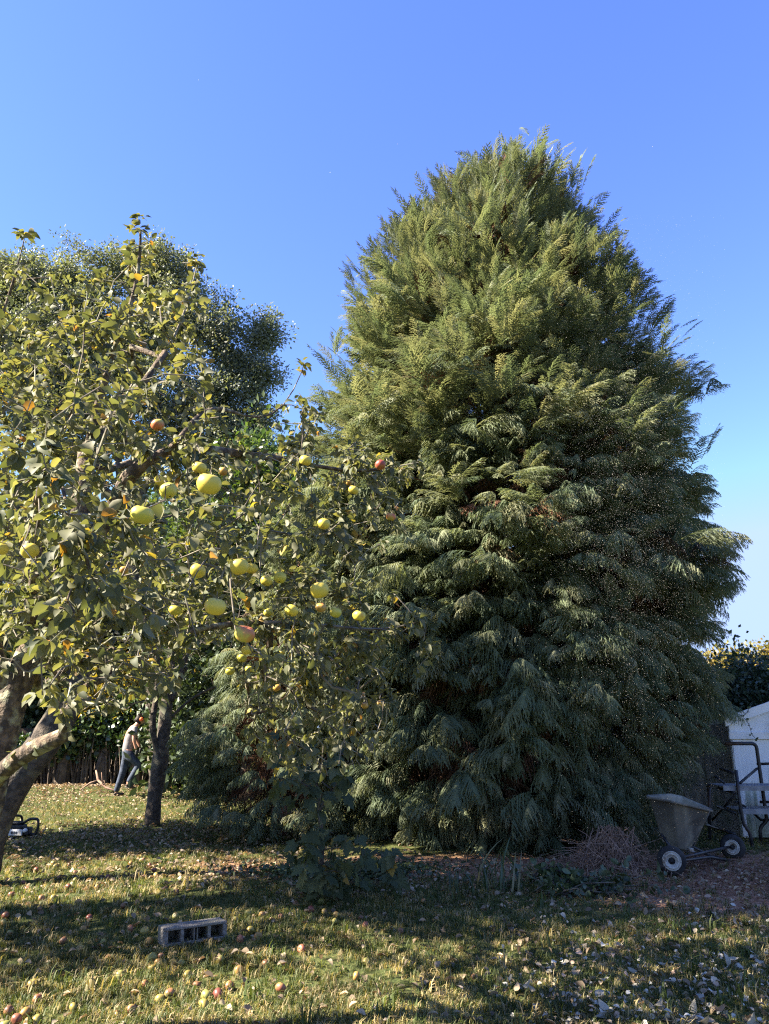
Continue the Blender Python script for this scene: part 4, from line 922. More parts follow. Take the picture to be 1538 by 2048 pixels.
shed = empty('garage', g0); tag(shed, 'low white garage with a shallow gable and algae-stained panels', 'garage')
W_, DP, EV, RG = 3.2, 5.2, 1.60, 2.12
M_ = MB()
for i in range(4):
    a, b = i*W_/4+.006, (i+1)*W_/4-.006
    o = MB().box((a, 0, 0), (b, .06, 1.36)).obj('panel', M_panel, shed, bevel=.006)
MB().box((.0, .012, 1.36), (W_, .07, EV)).obj('lintel', M_white, shed)
MB().box((-.03, -.035, 1.37), (W_+.03, .010, 1.47)).obj('fascia_board', M_white, shed, bevel=.004)
gm = MB().add([(0,.014,EV),(W_,.014,EV),(W_/2,.014,RG),(0,.08,EV),(W_,.08,EV),(W_/2,.08,RG)], [(0,1,2),(5,4,3),(0,3,4,1),(1,4,5,2),(2,5,3,0)]); gm.obj('gable', M_white, shed)
for s in (0, 1):
    e0 = Vector((0-.08 if s == 0 else W_+.08, 0, EV+.0)); e1 = Vector((W_/2, 0, RG+.035)); up = Vector((0,0,.13))
    vs = []
    for y in (-.06, -.025):
        vs += [e0+Vector((0,y,-.05)), e1+Vector((0,y,-.05)), e1+Vector((0,y,.08)), e0+Vector((0,y,.08))]
    MB().add(vs, [(0,1,2,3),(7,6,5,4),(0,4,5,1),(1,5,6,2),(2,6,7,3),(3,7,4,0)]).obj('barge_board', M_white, shed)
MB().box((0, .085, EV-.02), (W_, DP, EV+.04)).obj('roof', M_roof, shed)
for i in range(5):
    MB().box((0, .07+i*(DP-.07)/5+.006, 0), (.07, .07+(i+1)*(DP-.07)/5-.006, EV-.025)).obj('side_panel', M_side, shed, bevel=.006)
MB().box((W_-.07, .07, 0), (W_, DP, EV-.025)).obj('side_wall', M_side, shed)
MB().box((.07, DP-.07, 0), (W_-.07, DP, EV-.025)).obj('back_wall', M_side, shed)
MB().box((.02,-.012,.0),(.09,.0,1.36)).obj('corner_trim', M_white, shed)
# creeper over the barge board
cr_ = []; cl_L = []
for k in range(7):
    x0 = rng.uniform(.25, 1.1); p = [np.array((x0, -.07, EV+.18+.25*x0/1.6))]
    for q in range(7): p.append(p[-1]+np.array((rng.normal()*.05-.02, -.004*q, -.055-.02*rng.random())))
    cr_.append(p); cl_L += [a+rng.normal(size=3)*.01 for a in p for _ in range(2)]
creeper = empty('creeper', g0); tag(creeper, 'thin dark creeper trailing over the white garage gable', 'creeper')
for p in cr_: MB().tube(p, .004, 4, False).obj('stem', M_dark_bark, creeper)
cl_L = np.array(cl_L); nn = len(cl_L)
V, T, rr = merge(LEAF5, rng.integers(0,3,nn), cl_L, rand_frames(nn), rng.uniform(.03,.055,nn)); tag(link('leaves', mesh_np('leaves', V, T, M_laurel, rr), creeper), kind='stuff')

# ------------------------------------------------------------------ tubular scaffold frame before the garage
M_black = surf('black_paint', (.012,.013,.016), (.03,.03,.033), 9, .45, bump=.15, c=(.09,.05,.03), cscale=3)
M_plat = surf('grey_deck', (.16,.17,.19), (.24,.25,.27), 8, .6, metal=.3, bump=.2)
ga = ground_at(1480, 1698); sc_ = empty('scaffold_frame', (ga[0], ga[1], 0)); tag(sc_, 'black tubular scaffold frame with two grey decks before the white garage', 'scaffold')
B_ = np.array((ga[0], ga[1], 0)); Yn = ga[1]
def LP(px, py, Y): return P(px, py, Y)-B_
Yf = Yn+.75
def tubes(name, paths, r=.020):
    for p in paths: MB().tube(bend(p, .07), r, 8).obj(name, M_black, sc_, True)
n1 = LP(1472,1540,Yn); n2 = LP(1478,1688,Yn)
tubes('post', [[n1, np.array((n1[0], n1[1], n1[2]*.5)), np.array((n1[0]+.02, n1[1], .30)), np.array((n1[0]+.09, n1[1], .2)), np.array((n1[0]+.10, n1[1], .0))],
               [LP(1418,1568,Yf), LP(1418,1660,Yf)*np.array((1,1,0))+np.array((0,0,.02))]], .024)
tubes('rung', [[LP(1418,1570,Yf), LP(1470,1586,Yn)], [LP(1436,1613,Yf-.3), LP(1470,1626,Yn)], [LP(1415,1650,Yf), LP(1470,1668,Yn)], [LP(1440,1537,Yf-.35), LP(1470,1547,Yn)]], .018)
tubes('brace', [[LP(1430,1552,Yf-.4), LP(1450,1567,Yf-.45)], [LP(1470,1590,Yn), LP(1424,1640,Yf)], [LP(1472,1604,Yn), LP(1490,1613,Yn+.25)]], .016)
Yb = Yn+.58
up = LP(1512,1500,Yb)
tubes('end_frame', [[LP(1450,1487,Yb), LP(1512,1487,Yb), np.array((LP(1512,1487,Yb)[0]+.02, up[1], .28)), np.array((LP(1512,1487,Yb)[0]-.09, up[1], .20)), np.array((LP(1512,1487,Yb)[0]-.10, up[1], 0))]], .026)
tubes('brace', [[LP(1480,1566,Yn+.2), LP(1514,1537,Yb)], [LP(1500,1620,Yn+.4), LP(1522,1640,Yb)]], .018)
xr = up[0]+1.25
tubes('rail', [[LP(1514,1528,Yb), LP(1514,1528,Yb)+np.array((1.25,0,.03))], [LP(1520,1604,Yb), LP(1520,1604,Yb)+np.array((1.25,0,0))], [LP(1522,1640,Yb), LP(1522,1640,Yb)+np.array((1.25,0,-.02))]], .018)
tubes('end_frame', [[np.array((xr, up[1], 0)), np.array((xr, up[1], 1.3)), np.array((xr, up[1]-.75, 1.3)), np.array((xr, up[1]-.75, 0))]], .024)
for (pz, x0p) in ((1572, 1442), (1618, 1473)):
    zc_ = LP(1500, pz, Yn+.25)[2]; xa = LP(x0p, pz, Yn+.1)[0]
    d = MB(); ya, yb = n1[1]+.03, n1[1]+.47
    d.box((xa, ya, zc_-.045), (xr-.03, ya+.02, zc_+.02)); d.box((xa, yb-.02, zc_-.045), (xr-.03, yb, zc_+.02))
    deck = d.obj('deck', M_plat, sc_)
    for k in range(7): MB().box((xa, ya+.022+k*.057, zc_), (xr-.03, ya+.022+k*.057+.050, zc_+.014)).obj('slat', M_plat, deck)

# ------------------------------------------------------------------ tipping garden cart
M_poly = surf('dusty_black_plastic', (.06,.057,.05), (.12,.112,.09), 3.5, .5, bump=.12, c=(.25,.23,.17), cscale=1.4)
M_tyre = surf('tyre_rubber', (.012,.012,.013), (.03,.03,.03), 10, .85, bump=.3)
M_rim = surf('cream_rim', (.36,.345,.31), (.52,.50,.45), 9, .6, bump=.2, c=(.17,.12,.08), cscale=9)
w1 = ground_at(1346, 1752); w2 = ground_at(1468, 1720)
cart = empty('garden_cart', (w1[0], w1[1], 0)); tag(cart, 'black tipping garden cart with cream-hubbed wheels and its tub tilted up', 'cart')
B_ = np.array((w1[0], w1[1], 0))
def wheel(loc, r, w, rim, aim):
    t = MB(); tw_ = w/2; prof = []
    for k in range(13):
        a = math.pi*2*k/12; prof.append((r-tw_*.95+tw_*.95*math.cos(a), tw_*math.sin(a)))
    M4 = Vector(aim).to_track_quat('Z','Y').to_matrix().to_4x4(); M4.translation = Vector(loc)
    root = t.lathe(prof, 26, M4).obj('wheel', M_tyre, cart, True)
    MB().lathe([(.001,.018),(rim*.18,.020),(rim*.19,-.005),(rim*.36,-.008),(rim*.44,.012),(rim*.62,.016),(rim*.66,.030),(rim*.80,.034),(rim*.86,.022),(rim*1.0,.040),(rim*1.04,.02)], 26, M4 @ Matrix.Translation((0,0,tw_*.55))).obj('rim', M_rim, root, True)
    MB().lathe([(.001,.035),(rim*.17,.03),(rim*.2,.0),(rim*.33,-.002),(rim*.36,.0)], 16, M4 @ Matrix.Translation((0,0,tw_*.6))).obj('hub', M_tyre, root, True)
R1 = .152
wheel((0,.0,R1), R1, .095, .096, (-.28,-1,.06))
wheel(tuple((w2-B_)[:2])+(.145,), .145, .09, .082, (-.55,-1,.05))
Yt = w1[1]+.35
def LC(px, py, Y): return P(px, py, Y)-B_
M_tube = M_black
for nm, p in (('chassis', [LC(1322,1668,Yt), LC(1345,1700,Yt-.1), LC(1368,1721,Yt-.1), LC(1420,1714,Yt+.3), LC(1462,1722,Yt+.55)]), ('chassis', [LC(1382,1692,Yt+.2), LC(1418,1711,Yt+.5), LC(1458,1722,Yt+.8)]),
              ('axle', [(0,.04,R1), tuple((w2-B_)[:2]+np.array((0,.04)))+(.145,)]),
              ('pull_handle', [LC(1385,1690,Yt+.2), LC(1402,1655,Yt+.35), LC(1420,1618,Yt+.5)])):
    MB().tube(bend(p, .05), .017, 8).obj(nm, M_tube, cart, True)
# tub: a hopper whose mouth leans away to the right
bl = [LC(1318,1682,Yt+.10), LC(1366,1702,Yt-.05), LC(1394,1690,Yt+.35), LC(1345,1672,Yt+.55)]
tl = [LC(1288,1594,Yt+.05), LC(1356,1606,Yt-.22), LC(1431,1624,Yt+.35), LC(1352,1590,Yt+.75)]
mid = [(b_*.45+t_*.55) for b_, t_ in zip(bl, tl)]
def ring(c4, cut=.16):                                 # octagon with cut corners
    out = []
    for i in range(4):
        a, b_, c_ = c4[i-1], c4[i], c4[(i+1) % 4]; out += [b_+(a-b_)*cut, b_+(c_-b_)*cut]
    return out
tub = MB(); cen = sum(tl)/4; cb = sum(bl)/4
rings = [ring(bl), ring(mid), ring(tl)]
lip = [p+(p-cen)*.10+np.array((0,0,.02)) for p in rings[2]]; lip2 = [p+np.array((0,0,-.035)) for p in lip]
inner = [cen+(p-cen)*.96 for p in rings[2]]; innb = [cb+(p-cb)*.92+np.array((0,0,.03)) for p in rings[0]]
seq = [rings[0], rings[1], rings[2], lip2, lip, inner, innb]; vs = [q for r_ in seq for q in r_]; fs = []
for i in range(len(seq)-1): fs += [(i*8+k, i*8+(k+1) % 8, (i+1)*8+(k+1) % 8, (i+1)*8+k) for k in range(8)]
fs += [tuple(range(8))[::-1], tuple(range(48, 56))]
tubo = tub.add(vs, fs).obj('tub', M_poly, cart, bevel=.012)
MB().lathe([(.001,.03),(.03,.03),(.03,0),(.05,-.005)], 12, Matrix.Translation(Vector(LC(1382,1702,Yt+.1)))).obj('latch', M_rim, cart)

# ------------------------------------------------------------------ chainsaw at the left edge
M_saw_w = surf('white_plastic', (.62,.62,.60), (.72,.72,.70), 6, .45, bump=.05, c=(.32,.30,.26), cscale=6)
M_saw_k = surf('black_plastic', (.012,.012,.013), (.025,.025,.026), 8, .45, bump=.1)
M_saw_o = surf('orange_plastic', (.55,.12,.02), None, rough=.4, bump=0)
M_steel = surf('steel', (.45,.45,.46), (.6,.6,.6), 20, .35, metal=.9, bump=.05)
gs = ground_at(28, 1672); saw = empty('chainsaw', (gs[0], gs[1], float(gh(gs[0], gs[1])))); saw.rotation_euler = (0,0,R_(-6)); tag(saw, 'black and white chainsaw resting on the grass by the leaning trunk', 'chainsaw')
MB().box((-.20,-.07,.05),(.13,.12,.19)).box((-.12,-.05,.19),(.08,.10,.235)).obj('engine_housing', M_saw_k, saw, bevel=.02)
pl = MB().box((-.17,-.095,.045),(.17,-.072,.135)).obj('clutch_cover', M_saw_w, saw, bevel=.012)
for i, x in enumerate((-.10,-.075,-.05,.0,.025,.05,.075)): MB().box((x,-.099,.075),(x+(.012 if i % 3 else .018),-.0955,.108)).obj('lettering', M_saw_k, pl)
MB().box((-.30,-.09,.05),(-.19,-.065,.13)).obj('sprocket_cover', M_saw_w, saw, bevel=.012)
MB().tube(bend([(-.30,-.08,.09),(-.25,-.06,.24),(-.14,-.04,.31),(.02,-.03,.32),(.04,.09,.30),(.03,.14,.10)], .06), .017, 8).obj('front_handle', M_saw_k, saw, True)
MB().tube(bend([(.10,.02,.20),(.20,.02,.27),(.33,.02,.27),(.35,.02,.20),(.33,.02,.06),(.12,.02,.05)], .05), .019, 8).obj('rear_handle', M_saw_k, saw, True)
MB().box((.13,-.05,.05),(.24,.08,.16)).obj('fuel_tank', M_saw_k, saw, bevel=.02)
MB().add([(-.30,-.06,.20),(-.27,-.06,.33),(-.27,.09,.33),(-.30,.09,.20),(-.28,-.06,.20),(-.255,-.06,.33),(-.255,.09,.33),(-.28,.09,.20)], [(0,1,2,3),(7,6,5,4),(0,4,5,1),(1,5,6,2),(2,6,7,3),(3,7,4,0)]).obj('hand_guard', M_saw_o, saw)
MB().lathe([(.001,.03),(.025,.03),(.028,0),(.03,-.005)], 12, Matrix.Translation((.20,-.06,.12)) @ Matrix.Rotation(R_(90), 4, 'X')).obj('fuel_cap', M_saw_w, saw, True)
br = MB().add([(-.30,-.084,.06),(-.62,-.084,.065),(-.65,-.084,.085),(-.62,-.084,.115),(-.30,-.084,.12),(-.30,-.078,.06),(-.62,-.078,.065),(-.65,-.078,.085),(-.62,-.078,.115),(-.30,-.078,.12)], [(0,1,2,3,4),(9,8,7,6,5),(0,5,6,1),(1,6,7,2),(2,7,8,3),(3,8,9,4)]).obj('guide_bar', M_steel, saw)
MB().tube([(-.30,-.081,.057),(-.62,-.081,.062),(-.655,-.081,.086),(-.62,-.081,.118),(-.30,-.081,.123)], .005, 5).obj('chain', M_saw_k, br)

# ------------------------------------------------------------------ hollow concrete block
M_conc = surf('concrete', (.15,.138,.13), (.25,.235,.22), 45, .95, bump=.9, bscale=120, c=(.22,.21,.17), cscale=6)
gb = ground_at(372, 1902); ang = R_(17)
blk = MB(); Lb, Db, Hb = .455, .20, .118; w = .019
e = [0, .032, .118, .143, .216, .2195, .2355, .239, .312, .337, .423, Lb]
xs = [(0,.030),(.118,.142),(.212,.2205),(.2345,.243),(.313,.337),(.425,Lb)]
blk.box((0,0,0),(Lb,Db,w)); blk.box((0,0,Hb-w),(Lb,Db,Hb))
for a, b_ in xs: blk.box((a,.0,w),(b_,Db,Hb-w))
for (a, b_), (c_, d_) in zip(xs[:-1], xs[1:]): blk.box((b_,Db-.025,w),(c_,Db,Hb-w))
bo = link('concrete_block', blk.mesh('concrete_block', M_conc)); q0, q1 = ground_at(326, 1912), ground_at(441, 1897); ang = math.atan2(q1[1]-q0[1], q1[0]-q0[0]); bo.location = (q0[0], q0[1], float(gh(q0[0], q0[1]))+.028); bo.rotation_euler = (R_(-4), R_(-1), ang)
bv = bo.modifiers.new('bevel', 'BEVEL'); bv.width = .004; bv.segments = 1
tag(bo, 'grey hollow concrete block lying in the grass with four openings facing', 'concrete block')

# ------------------------------------------------------------------ heap of dry brush beside the cart, cuttings and strap leaves
M_brush = surf('dry_twig', (.16,.095,.065), (.30,.20,.145), 6, .9, bump=.2)
g1 = ground_at(1235, 1748); top = P(1222, 1652, g1[1]+.35); heap = empty('brush_pile', (g1[0], g1[1]+.3, 0)); tag(heap, 'heap of dry brown brush piled between the cypress and the cart', 'brush pile')
tw_me = []
for s in range(6):
    m = MB(); q = np.random.default_rng(s); p = [np.zeros(3)]
    for k in range(5): p.append(p[-1]+np.array((.2, q.normal()*.035, -.02*k+q.normal()*.025)))
    m.tube(p, [.007,.006,.005,.004,.003,.0015], 4, False)
    for k in range(7):
        b_ = p[1+k % 4]; m.tube([b_, b_+np.array((.13, q.normal()*.08, q.normal()*.06-.02)), b_+np.array((.25, q.normal()*.14, q.normal()*.1-.08))], [.003,.002,.001], 3, False)
    tw_me.append(m.mesh('twig', M_brush))
topl = top-np.array(heap.location)
for i in range(200):
    a = rng.uniform(0, 6.283); st_ = topl*np.array((1,1,0))+np.array((rng.normal()*.09+.0, rng.normal()*.09, topl[2]-rng.random()**1.6*.35))
    d = Vector((math.cos(a)*rng.uniform(.25,1.0), math.sin(a)*rng.uniform(.25,1.0), -rng.uniform(.35,1.0)))
    o = link('twig', tw_me[i % 6], heap, st_, d.to_track_quat('X', 'Z').to_euler(), float(rng.uniform(.5,.95)))
fine = MB()
for i in range(420):
    p0 = np.array((rng.normal()*.36, rng.normal()*.3, 0)); p0[2] = max(.03, topl[2]*.9*(1-math.hypot(p0[0]-topl[0]*.6, p0[1])/.85)*rng.random())
    d = rng.standard_normal(3)*np.array((1,1,.5))*.16; fine.tube([p0, p0+d*.5+rng.standard_normal(3)*.02, p0+d], [.004,.003,.0015], 3, False)
tag(fine.obj('fine_twigs', M_brush, heap), kind='stuff')
g2 = ground_at(1180, 1795); cut = empty('laurel_cuttings', (g2[0], g2[1], 0)); tag(cut, 'low heap of cut dark green stems in front of the brush pile', 'cuttings')
cl = []
for i in range(46):
    p0 = np.array((rng.normal()*.28, rng.normal()*.16, .03+.16*rng.random())); d = np.array((rng.normal()*.3, rng.normal()*.2, rng.normal()*.06)); MB().tube([p0, p0+d*.5+np.array((0,0,.05)), p0+d], [.007,.005,.003], 4, False).obj('stem', M_dark_bark, cut)
    cl += [p0+d*t_+np.array((0,0,.03))+rng.normal(size=3)*.03 for t_ in np.linspace(.2, 1, 9)]
cl = np.array(cl); nn = len(cl)
V, T, rr = merge(APL, rng.integers(0,6,nn), cl, rand_frames(nn, -.2), rng.uniform(.05,.11,nn)); tag(link('leaves', mesh_np('leaves', V, T, M_laurel, rr), cut), kind='stuff')
M_sb = [];
for s in range(5):
    q = np.random.default_rng(s); V = []; T = []; bendv = .3+.7*q.random()
    for k in range(8):
        t_ = k/7; wv = .020*(1-t_**2.2)*(0.6+.4*min(1, t_*6)); z = t_*(1-.45*bendv*t_); x_ = bendv*.75*t_**2.2
        V += [(x_, -wv, z), (x_-.006, 0, z-.004), (x_, wv, z)]
    for k in range(7):
        b_ = 3*k; T += [(b_,b_+1,b_+4),(b_,b_+4,b_+3),(b_+1,b_+2,b_+5),(b_+1,b_+5,b_+4)]
    M_sb.append(mesh_np('leaf', np.array(V), np.array(T), M_strap, smooth=True))
for (cx_, cy_, n_, hh, lab) in ((985,1782,20,.62,'clump of long strap-shaped leaves under the cypress edge, the larger one'), (925,1790,16,.42,'lower clump of strap leaves left of the larger clump'), (1030,1785,9,.55,'sparse clump of upright strap leaves nearest the laurel cuttings')):
    g3 = ground_at(cx_, cy_); pl_ = empty('strap_leaf_plant', (g3[0], g3[1], float(gh(g3[0], g3[1])))); tag(pl_, lab, 'plant')
    for i in range(n_): link('leaf', M_sb[i % 5], pl_, (rng.normal()*.08, rng.normal()*.05, 0), (rng.normal()*.15, rng.normal()*.15, rng.uniform(0,6.28)), float(hh*rng.uniform(.6,1.15)))

# ------------------------------------------------------------------ sycamore sapling with big lobed leaves
def syc_leaf(seed):
    q = np.random.default_rng(seed); pts = [(-.02,-.06),(-.22,-.26),(-.16,-.36),(.10,-.34),(.16,-.46),(.34,-.44),(.42,-.54),(.52,-.36),(.50,-.24),(.66,-.30),(.74,-.18),(.88,-.16),(1.05,0)]
    full = pts+[(x_, -y_) for x_, y_ in pts[::-1][1:]]
    V = [(0,0,0)]+[(x_, y_, -.25*x_*x_*(1+.3*q.random())-.35*abs(y_)**1.5+.03*math.sin(9*y_+seed)) for x_, y_ in full]
    n_ = len(full); T = [(0, i, i+1) for i in range(1, n_)]
    V += [(-.45,.012,.05),(-.45,-.012,.05)]; T += [(0, n_+1, n_+2)]
    return np.array(V), np.array(T)
SYC = [syc_leaf(s) for s in range(4)]
SYC_ME = [mesh_np('leaf', *p_, M_syc) for p_ in SYC]
gp = P(640, 1790, 8.3); syc = empty('sycamore_sapling', (gp[0], 8.3, 0)); tag(syc, 'sycamore sapling with large dark lobed leaves under the apple tree', 'sapling')
sroots = [([np.array((gp[0], 8.3, -.05)), P(645,1700,8.2), P(640,1620,8.1), P(630,1540,8.0), P(610,1470,7.9)], -1), ([P(645,1700,8.2), P(690,1690,8.0), P(740,1700,7.9)], 0), ([P(640,1620,8.1), P(680,1560,7.9), P(700,1510,7.8)], 0)]
stg = [P(a, b_, rng.uniform(7.4, 8.5)) for a, b_ in list(sample_poly([(560,1440),(690,1470),(700,1540),(720,1600),(640,1620),(560,1580),(530,1500)], 42))+list(sample_poly([(600,1660),(700,1640),(790,1690),(800,1780),(740,1800),(610,1760),(560,1700)], 46))]
pos, par, r, kids, ends, _ = grow(sroots, stg, .003, .12, 2.3, .1, root_r=.03)
skel_parts(pos, par, r, kids, syc, M_dark_bark, .02)
for ti, e_ in ends.items():
    for k in range(3):
        d = Vector((rng.normal()*.7, rng.normal()*.7-.25, -.55+rng.normal()*.35)); L_ = pos[e_]-np.array(syc.location)
        R3 = frames(np.array([d]), up=(rng.normal()*.3, -.5, 1), roll=np.array([rng.normal()*.5]))[0]; s = rng.uniform(.085,.15)
        o = link('leaf', SYC_ME[rng.integers(0,4)], syc); o.matrix_local = mat4(R3, L_+R3[:,0]*.45*s, s)

# ------------------------------------------------------------------ the man walking at the back
PX = 17.3/F
gm_ = P(254, 1590, 18.0); man = empty('person', (gm_[0], 18.0, float(gh(gm_[0], 18.0)))); man.rotation_euler = (0,0,R_(16))
tag(man, 'person in grey t-shirt, dark jeans and orange ear defenders stepping right, head bowed', 'person')
M_skin = surf('skin', (.42,.22,.15), (.48,.26,.18), 8, .5, bump=0); M_tee = surf('grey_tshirt', (.18,.17,.175), (.24,.225,.23), 7, .9, bump=.4, bscale=14); M_jean = surf('dark_denim', (.022,.032,.055), (.05,.065,.10), 12, .9, bump=.3); M_hair = surf('dark_hair', (.012,.009,.008), (.03,.022,.018), 30, .7, bump=.6)
M_glove = surf('black_glove', (.012,.012,.014), (.03,.03,.03), 20, .7, bump=.3); M_shoe = surf('brown_boot', (.035,.022,.016), (.07,.045,.03), 12, .7, bump=.2); M_ear = surf('orange_ear_cup', (.75,.13,.035), None, rough=.4, bump=0); M_sole = surf('pale_sole', (.45,.42,.36), None, rough=.8, bump=0)
def skin(name, vs, es, rad, mat, parent, root=0, sub=2):
    me = bpy.data.meshes.new(name); me.from_pydata([tuple(map(float, v)) for v in vs], es, []); me.update(); o = link(name, me, parent)
    sm = o.modifiers.new('skin', 'SKIN'); sm.use_smooth_shade = True
    for i, d in enumerate(me.skin_vertices[0].data):
        rr_ = rad[i]; d.radius = rr_ if isinstance(rr_, tuple) else (rr_, rr_); d.use_root = (i == root)
    s_ = o.modifiers.new('subdivision', 'SUBSURF'); s_.levels = sub; s_.render_levels = sub; me.materials.append(mat); return o
bx = [(-.06,0,.93),(-.06,0,1.08),(-.035,0,1.25),(.01,0,1.40),(.06,0,1.475),(.11,0,1.545),(.155,0,1.60),(.19,0,1.665),      # pelvis..head top
      (.05,-.19,1.435),(.05,-.235,1.20),(.125,-.215,.985),(.05,.19,1.435),(.09,.225,1.20),(.20,.20,1.02),
      (-.05,-.095,.90),(.215,-.105,.66),(.0,-.10,.29),(-.07,.095,.88),(-.13,.095,.50),(-.24,.10,.09),(.215,0,1.59),(.25,0,1.578),(.02,-.10,.22),(-.195,.10,.06)]
be = [(0,1),(1,2),(2,3),(3,4),(4,5),(5,6),(6,7),(3,8),(8,9),(9,10),(3,11),(11,12),(12,13),(0,14),(14,15),(15,16),(0,17),(17,18),(18,19),(6,20),(20,21),(16,22),(19,23)]
brd = [(.13,.10),(.125,.10),(.14,.11),(.15,.10),.062,.058,.088,.082,.055,.042,.032,.055,.042,.032,.085,.062,.042,.085,.062,.042,.06,.018,.035,.035]
body = skin('body', bx, be, brd, M_skin, man)
skin('t_shirt', [(-.065,0,.87),(-.06,0,1.06),(-.035,0,1.25),(.005,0,1.39),(.055,0,1.455),(.05,-.185,1.42),(.05,-.235,1.27),(.05,.185,1.42),(.07,.22,1.28)], [(0,1),(1,2),(2,3),(3,4),(3,5),(5,6),(3,7),(7,8)], [(.165,.14),(.155,.13),(.158,.125),(.165,.12),.078,.080,.068,.080,.068], M_tee, man)
skin('jeans', [(-.06,0,1.06),(-.06,0,.92),(-.045,-.10,.86),(.21,-.108,.665),(.10,-.105,.46),(.0,-.10,.28),(-.075,.10,.84),(-.13,.10,.50),(-.19,.10,.28),(-.245,.10,.075)], [(0,1),(1,2),(2,3),(3,4),(4,5),(1,6),(6,7),(7,8),(8,9)], [(.135,.115),(.14,.12),.105,.085,.072,.062,.108,.082,.07,.062], M_jean, man)
for (a, ya, za, nm) in (((.0,-.10,.25), -.10, .20, 'boot'), ((-.245,.10,.06), .10, .02, 'boot')):
    ax, ay, az_ = a; tilt = .10 if za > .1 else -.03
    o = skin(nm, [(ax-.02, ay, az_+.02), (ax-.01, ay, az_-.015), (ax+.10, ay, az_-.025-tilt*.3), (ax+.19, ay, az_-.035-tilt*.6)], [(0,1),(1,2),(2,3)], [(.052,.05),(.05,.046),(.045,.036),(.035,.026)], M_shoe, man)
    MB().box((ax-.06, ay-.036, az_-.06),(ax+.06, ay+.036, az_-.045)).obj('sole', M_sole, o)
def glove(w, nm, side):
    w = np.array(w); f = np.array((.10,.0,-.99)); f /= np.linalg.norm(f); vs = [w, w+f*.05, w+f*.095]; es = [(0,1),(1,2)]; rd = [.030,(.026,.036),(.02,.036)]
    for k, (dx_, l_) in enumerate(((-.03,.062),(-.01,.072),(.01,.068),(.03,.052))):
        b_ = w+f*.10+np.array((dx_,0,0)); i = len(vs); vs += [b_, b_+f*l_*.5+np.array((.006,.012*side,0)), b_+f*l_*.95+np.array((.008,.034*side,.0))]; es += [(2,i),(i,i+1),(i+1,i+2)]; rd += [.0095,.009,.0075]
    i = len(vs); vs += [w+f*.045+np.array((.035,0,0)), w+f*.085+np.array((.055,.01*side,0)), w+f*.115+np.array((.055,.02*side,0))]; es += [(1,i),(i,i+1),(i+1,i+2)]; rd += [.012,.011,.009]
    return skin(nm, vs, es, rd, M_glove, man, sub=1)
glove((.125,-.215,.985), 'glove', 1); glove((.20,.20,1.02), 'glove', -1)
hair = skin('hair', [(.135,0,1.64),(.165,0,1.70),(.21,0,1.70),(.10,0,1.59)], [(0,1),(1,2),(0,3)], [(.094,.088),(.088,.082),(.062,.06),(.066,.05)], M_hair, man)
for s in (-1, 1):
    Mx = Matrix.Translation((.175, .078*s, 1.635)) @ Matrix.Rotation(R_(-90*s), 4, 'X')
    ef = MB().lathe([(.001,.048),(.026,.047),(.042,.035),(.046,.0),(.046,-.012),(.001,-.013)], 16, Mx).obj('ear_defender', M_ear, man, True)
    MB().lathe([(.016,.0492),(.022,.0515),(.027,.0485)], 14, Mx).obj('cup_ring', M_ear, ef)
    MB().lathe([(.001,.007),(.006,.004),(.008,0),(.006,-.004),(.001,-.006)], 8, Matrix.Translation((.252,.030*s,1.60))).obj('eye', M_hair, man)
    MB().tube([(.175,.06*s,1.62),(.18,.088*s,1.60),(.17,.085*s,1.575)], .012, 6).obj('ear', M_skin, man, True)
MB().tube([(.175,-.095,1.64),(.19,-.08,1.725),(.20,0,1.765),(.19,.08,1.725),(.175,.095,1.64)], .010, 6).obj('headband', M_glove, man, True)
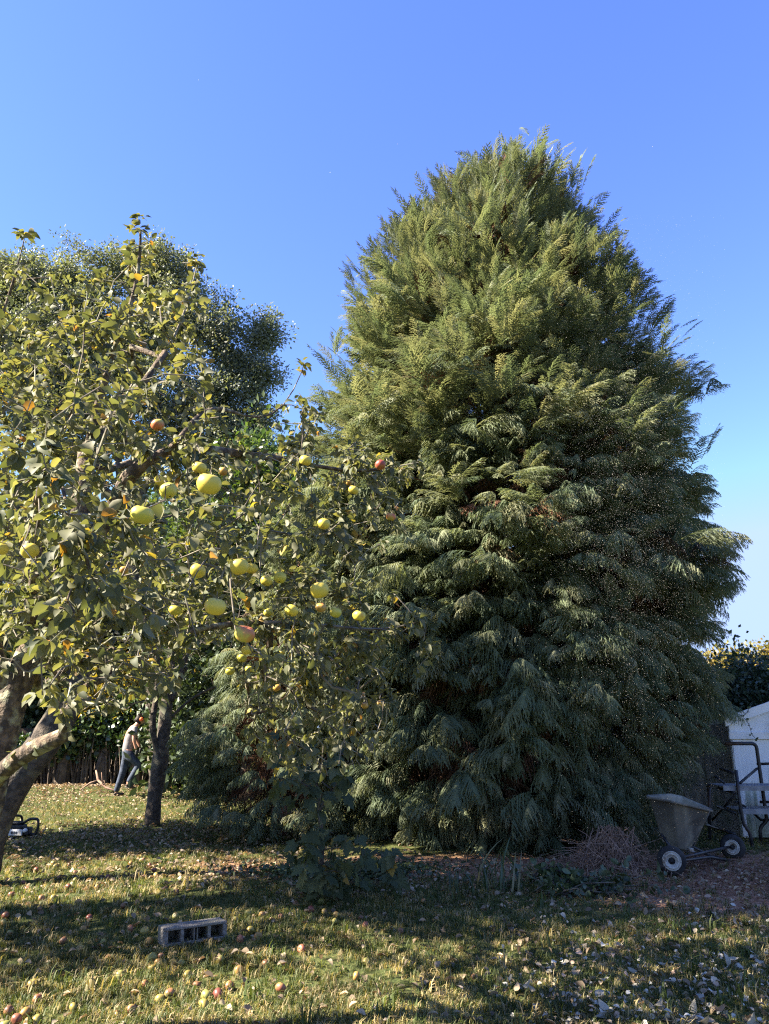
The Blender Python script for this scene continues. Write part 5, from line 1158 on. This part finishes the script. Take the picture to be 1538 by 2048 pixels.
MB().box((.235,-.028,1.538),(.254,.028,1.545)).obj('mouth', surf('lip', (.25,.09,.07), None, bump=0), man)

# fallen branch in the litter behind, small upright sticks
fb = P(215, 1585, 18.4); fbr = empty('fallen_branch', (fb[0], 18.4, float(gh(fb[0], 18.4)))); tag(fbr, 'bare forked branch lying on the leaf litter behind the walking man', 'branch')
B_ = np.array(fbr.location)
for p, r0 in (([P(192,1541,18.8), P(196,1560,18.6), P(212,1575,18.5), P(236,1583,18.3)], .03), ([P(197,1560,18.6), P(180,1566,18.6), P(160,1580,18.5)], .02), ([P(203,1545,18.6), P(205,1568,18.5)], .014), ([P(208,1560,18.5), P(211,1574,18.5)], .012)):
    MB().tube([q-B_ for q in p], [r0*.6]+[r0]*(len(p)-2)+[r0*.6], 6).obj('stick', M_brush, fbr, True)

# ------------------------------------------------------------------ sawdust drifting before the cypress
n = 34000; a = rng.normal(1265, 95, n); a = np.where((a < 900) | (a > 1450), rng.uniform(1100, 1400, n), a); b_ = np.where(rng.random(n) < .85, rng.normal(1050, 330, n), rng.uniform(200, 1750, n)); b_ = np.where((b_ < 430) | (b_ > 1760), rng.uniform(430, 1700, n), b_)
Yd = rng.uniform(5.5, 8.6, n); Ld = np.array([P(q, s, y_) for q, s, y_ in zip(a, b_, Yd)]); ok = Ld[:,2] > .15; Ld = Ld[ok]; n = len(Ld)
Ld = np.vstack((Ld, [P(397,160,6), P(795,288,6), P(1305,293,6), P(660,345,6), P(994,118,7)])); n = len(Ld)
FL = [(np.array(((-.5,-.35,0),(.5,-.3,.1),(.1,.5,0),(-.4,.3,.15))), np.array(((0,1,2),(0,2,3))))]
szd = rng.uniform(.0012,.0030,n)*(1+.9*(rng.random(n) < .02)); szd[-5:] = .007
V, T, rr = merge(FL, np.zeros(n, int), Ld, rand_frames(n), szd)
tag(link('wood_dust', mesh_np('wood_dust', V, T, leaf_mat('sawdust', [(0,(.45,.42,.38)),(1,(.62,.60,.56))], trans=.3, tcol=(1,1,1), rough=.9, spec=.1), rr)), 'pale sawdust drifting through the air before the cypress', kind='stuff')
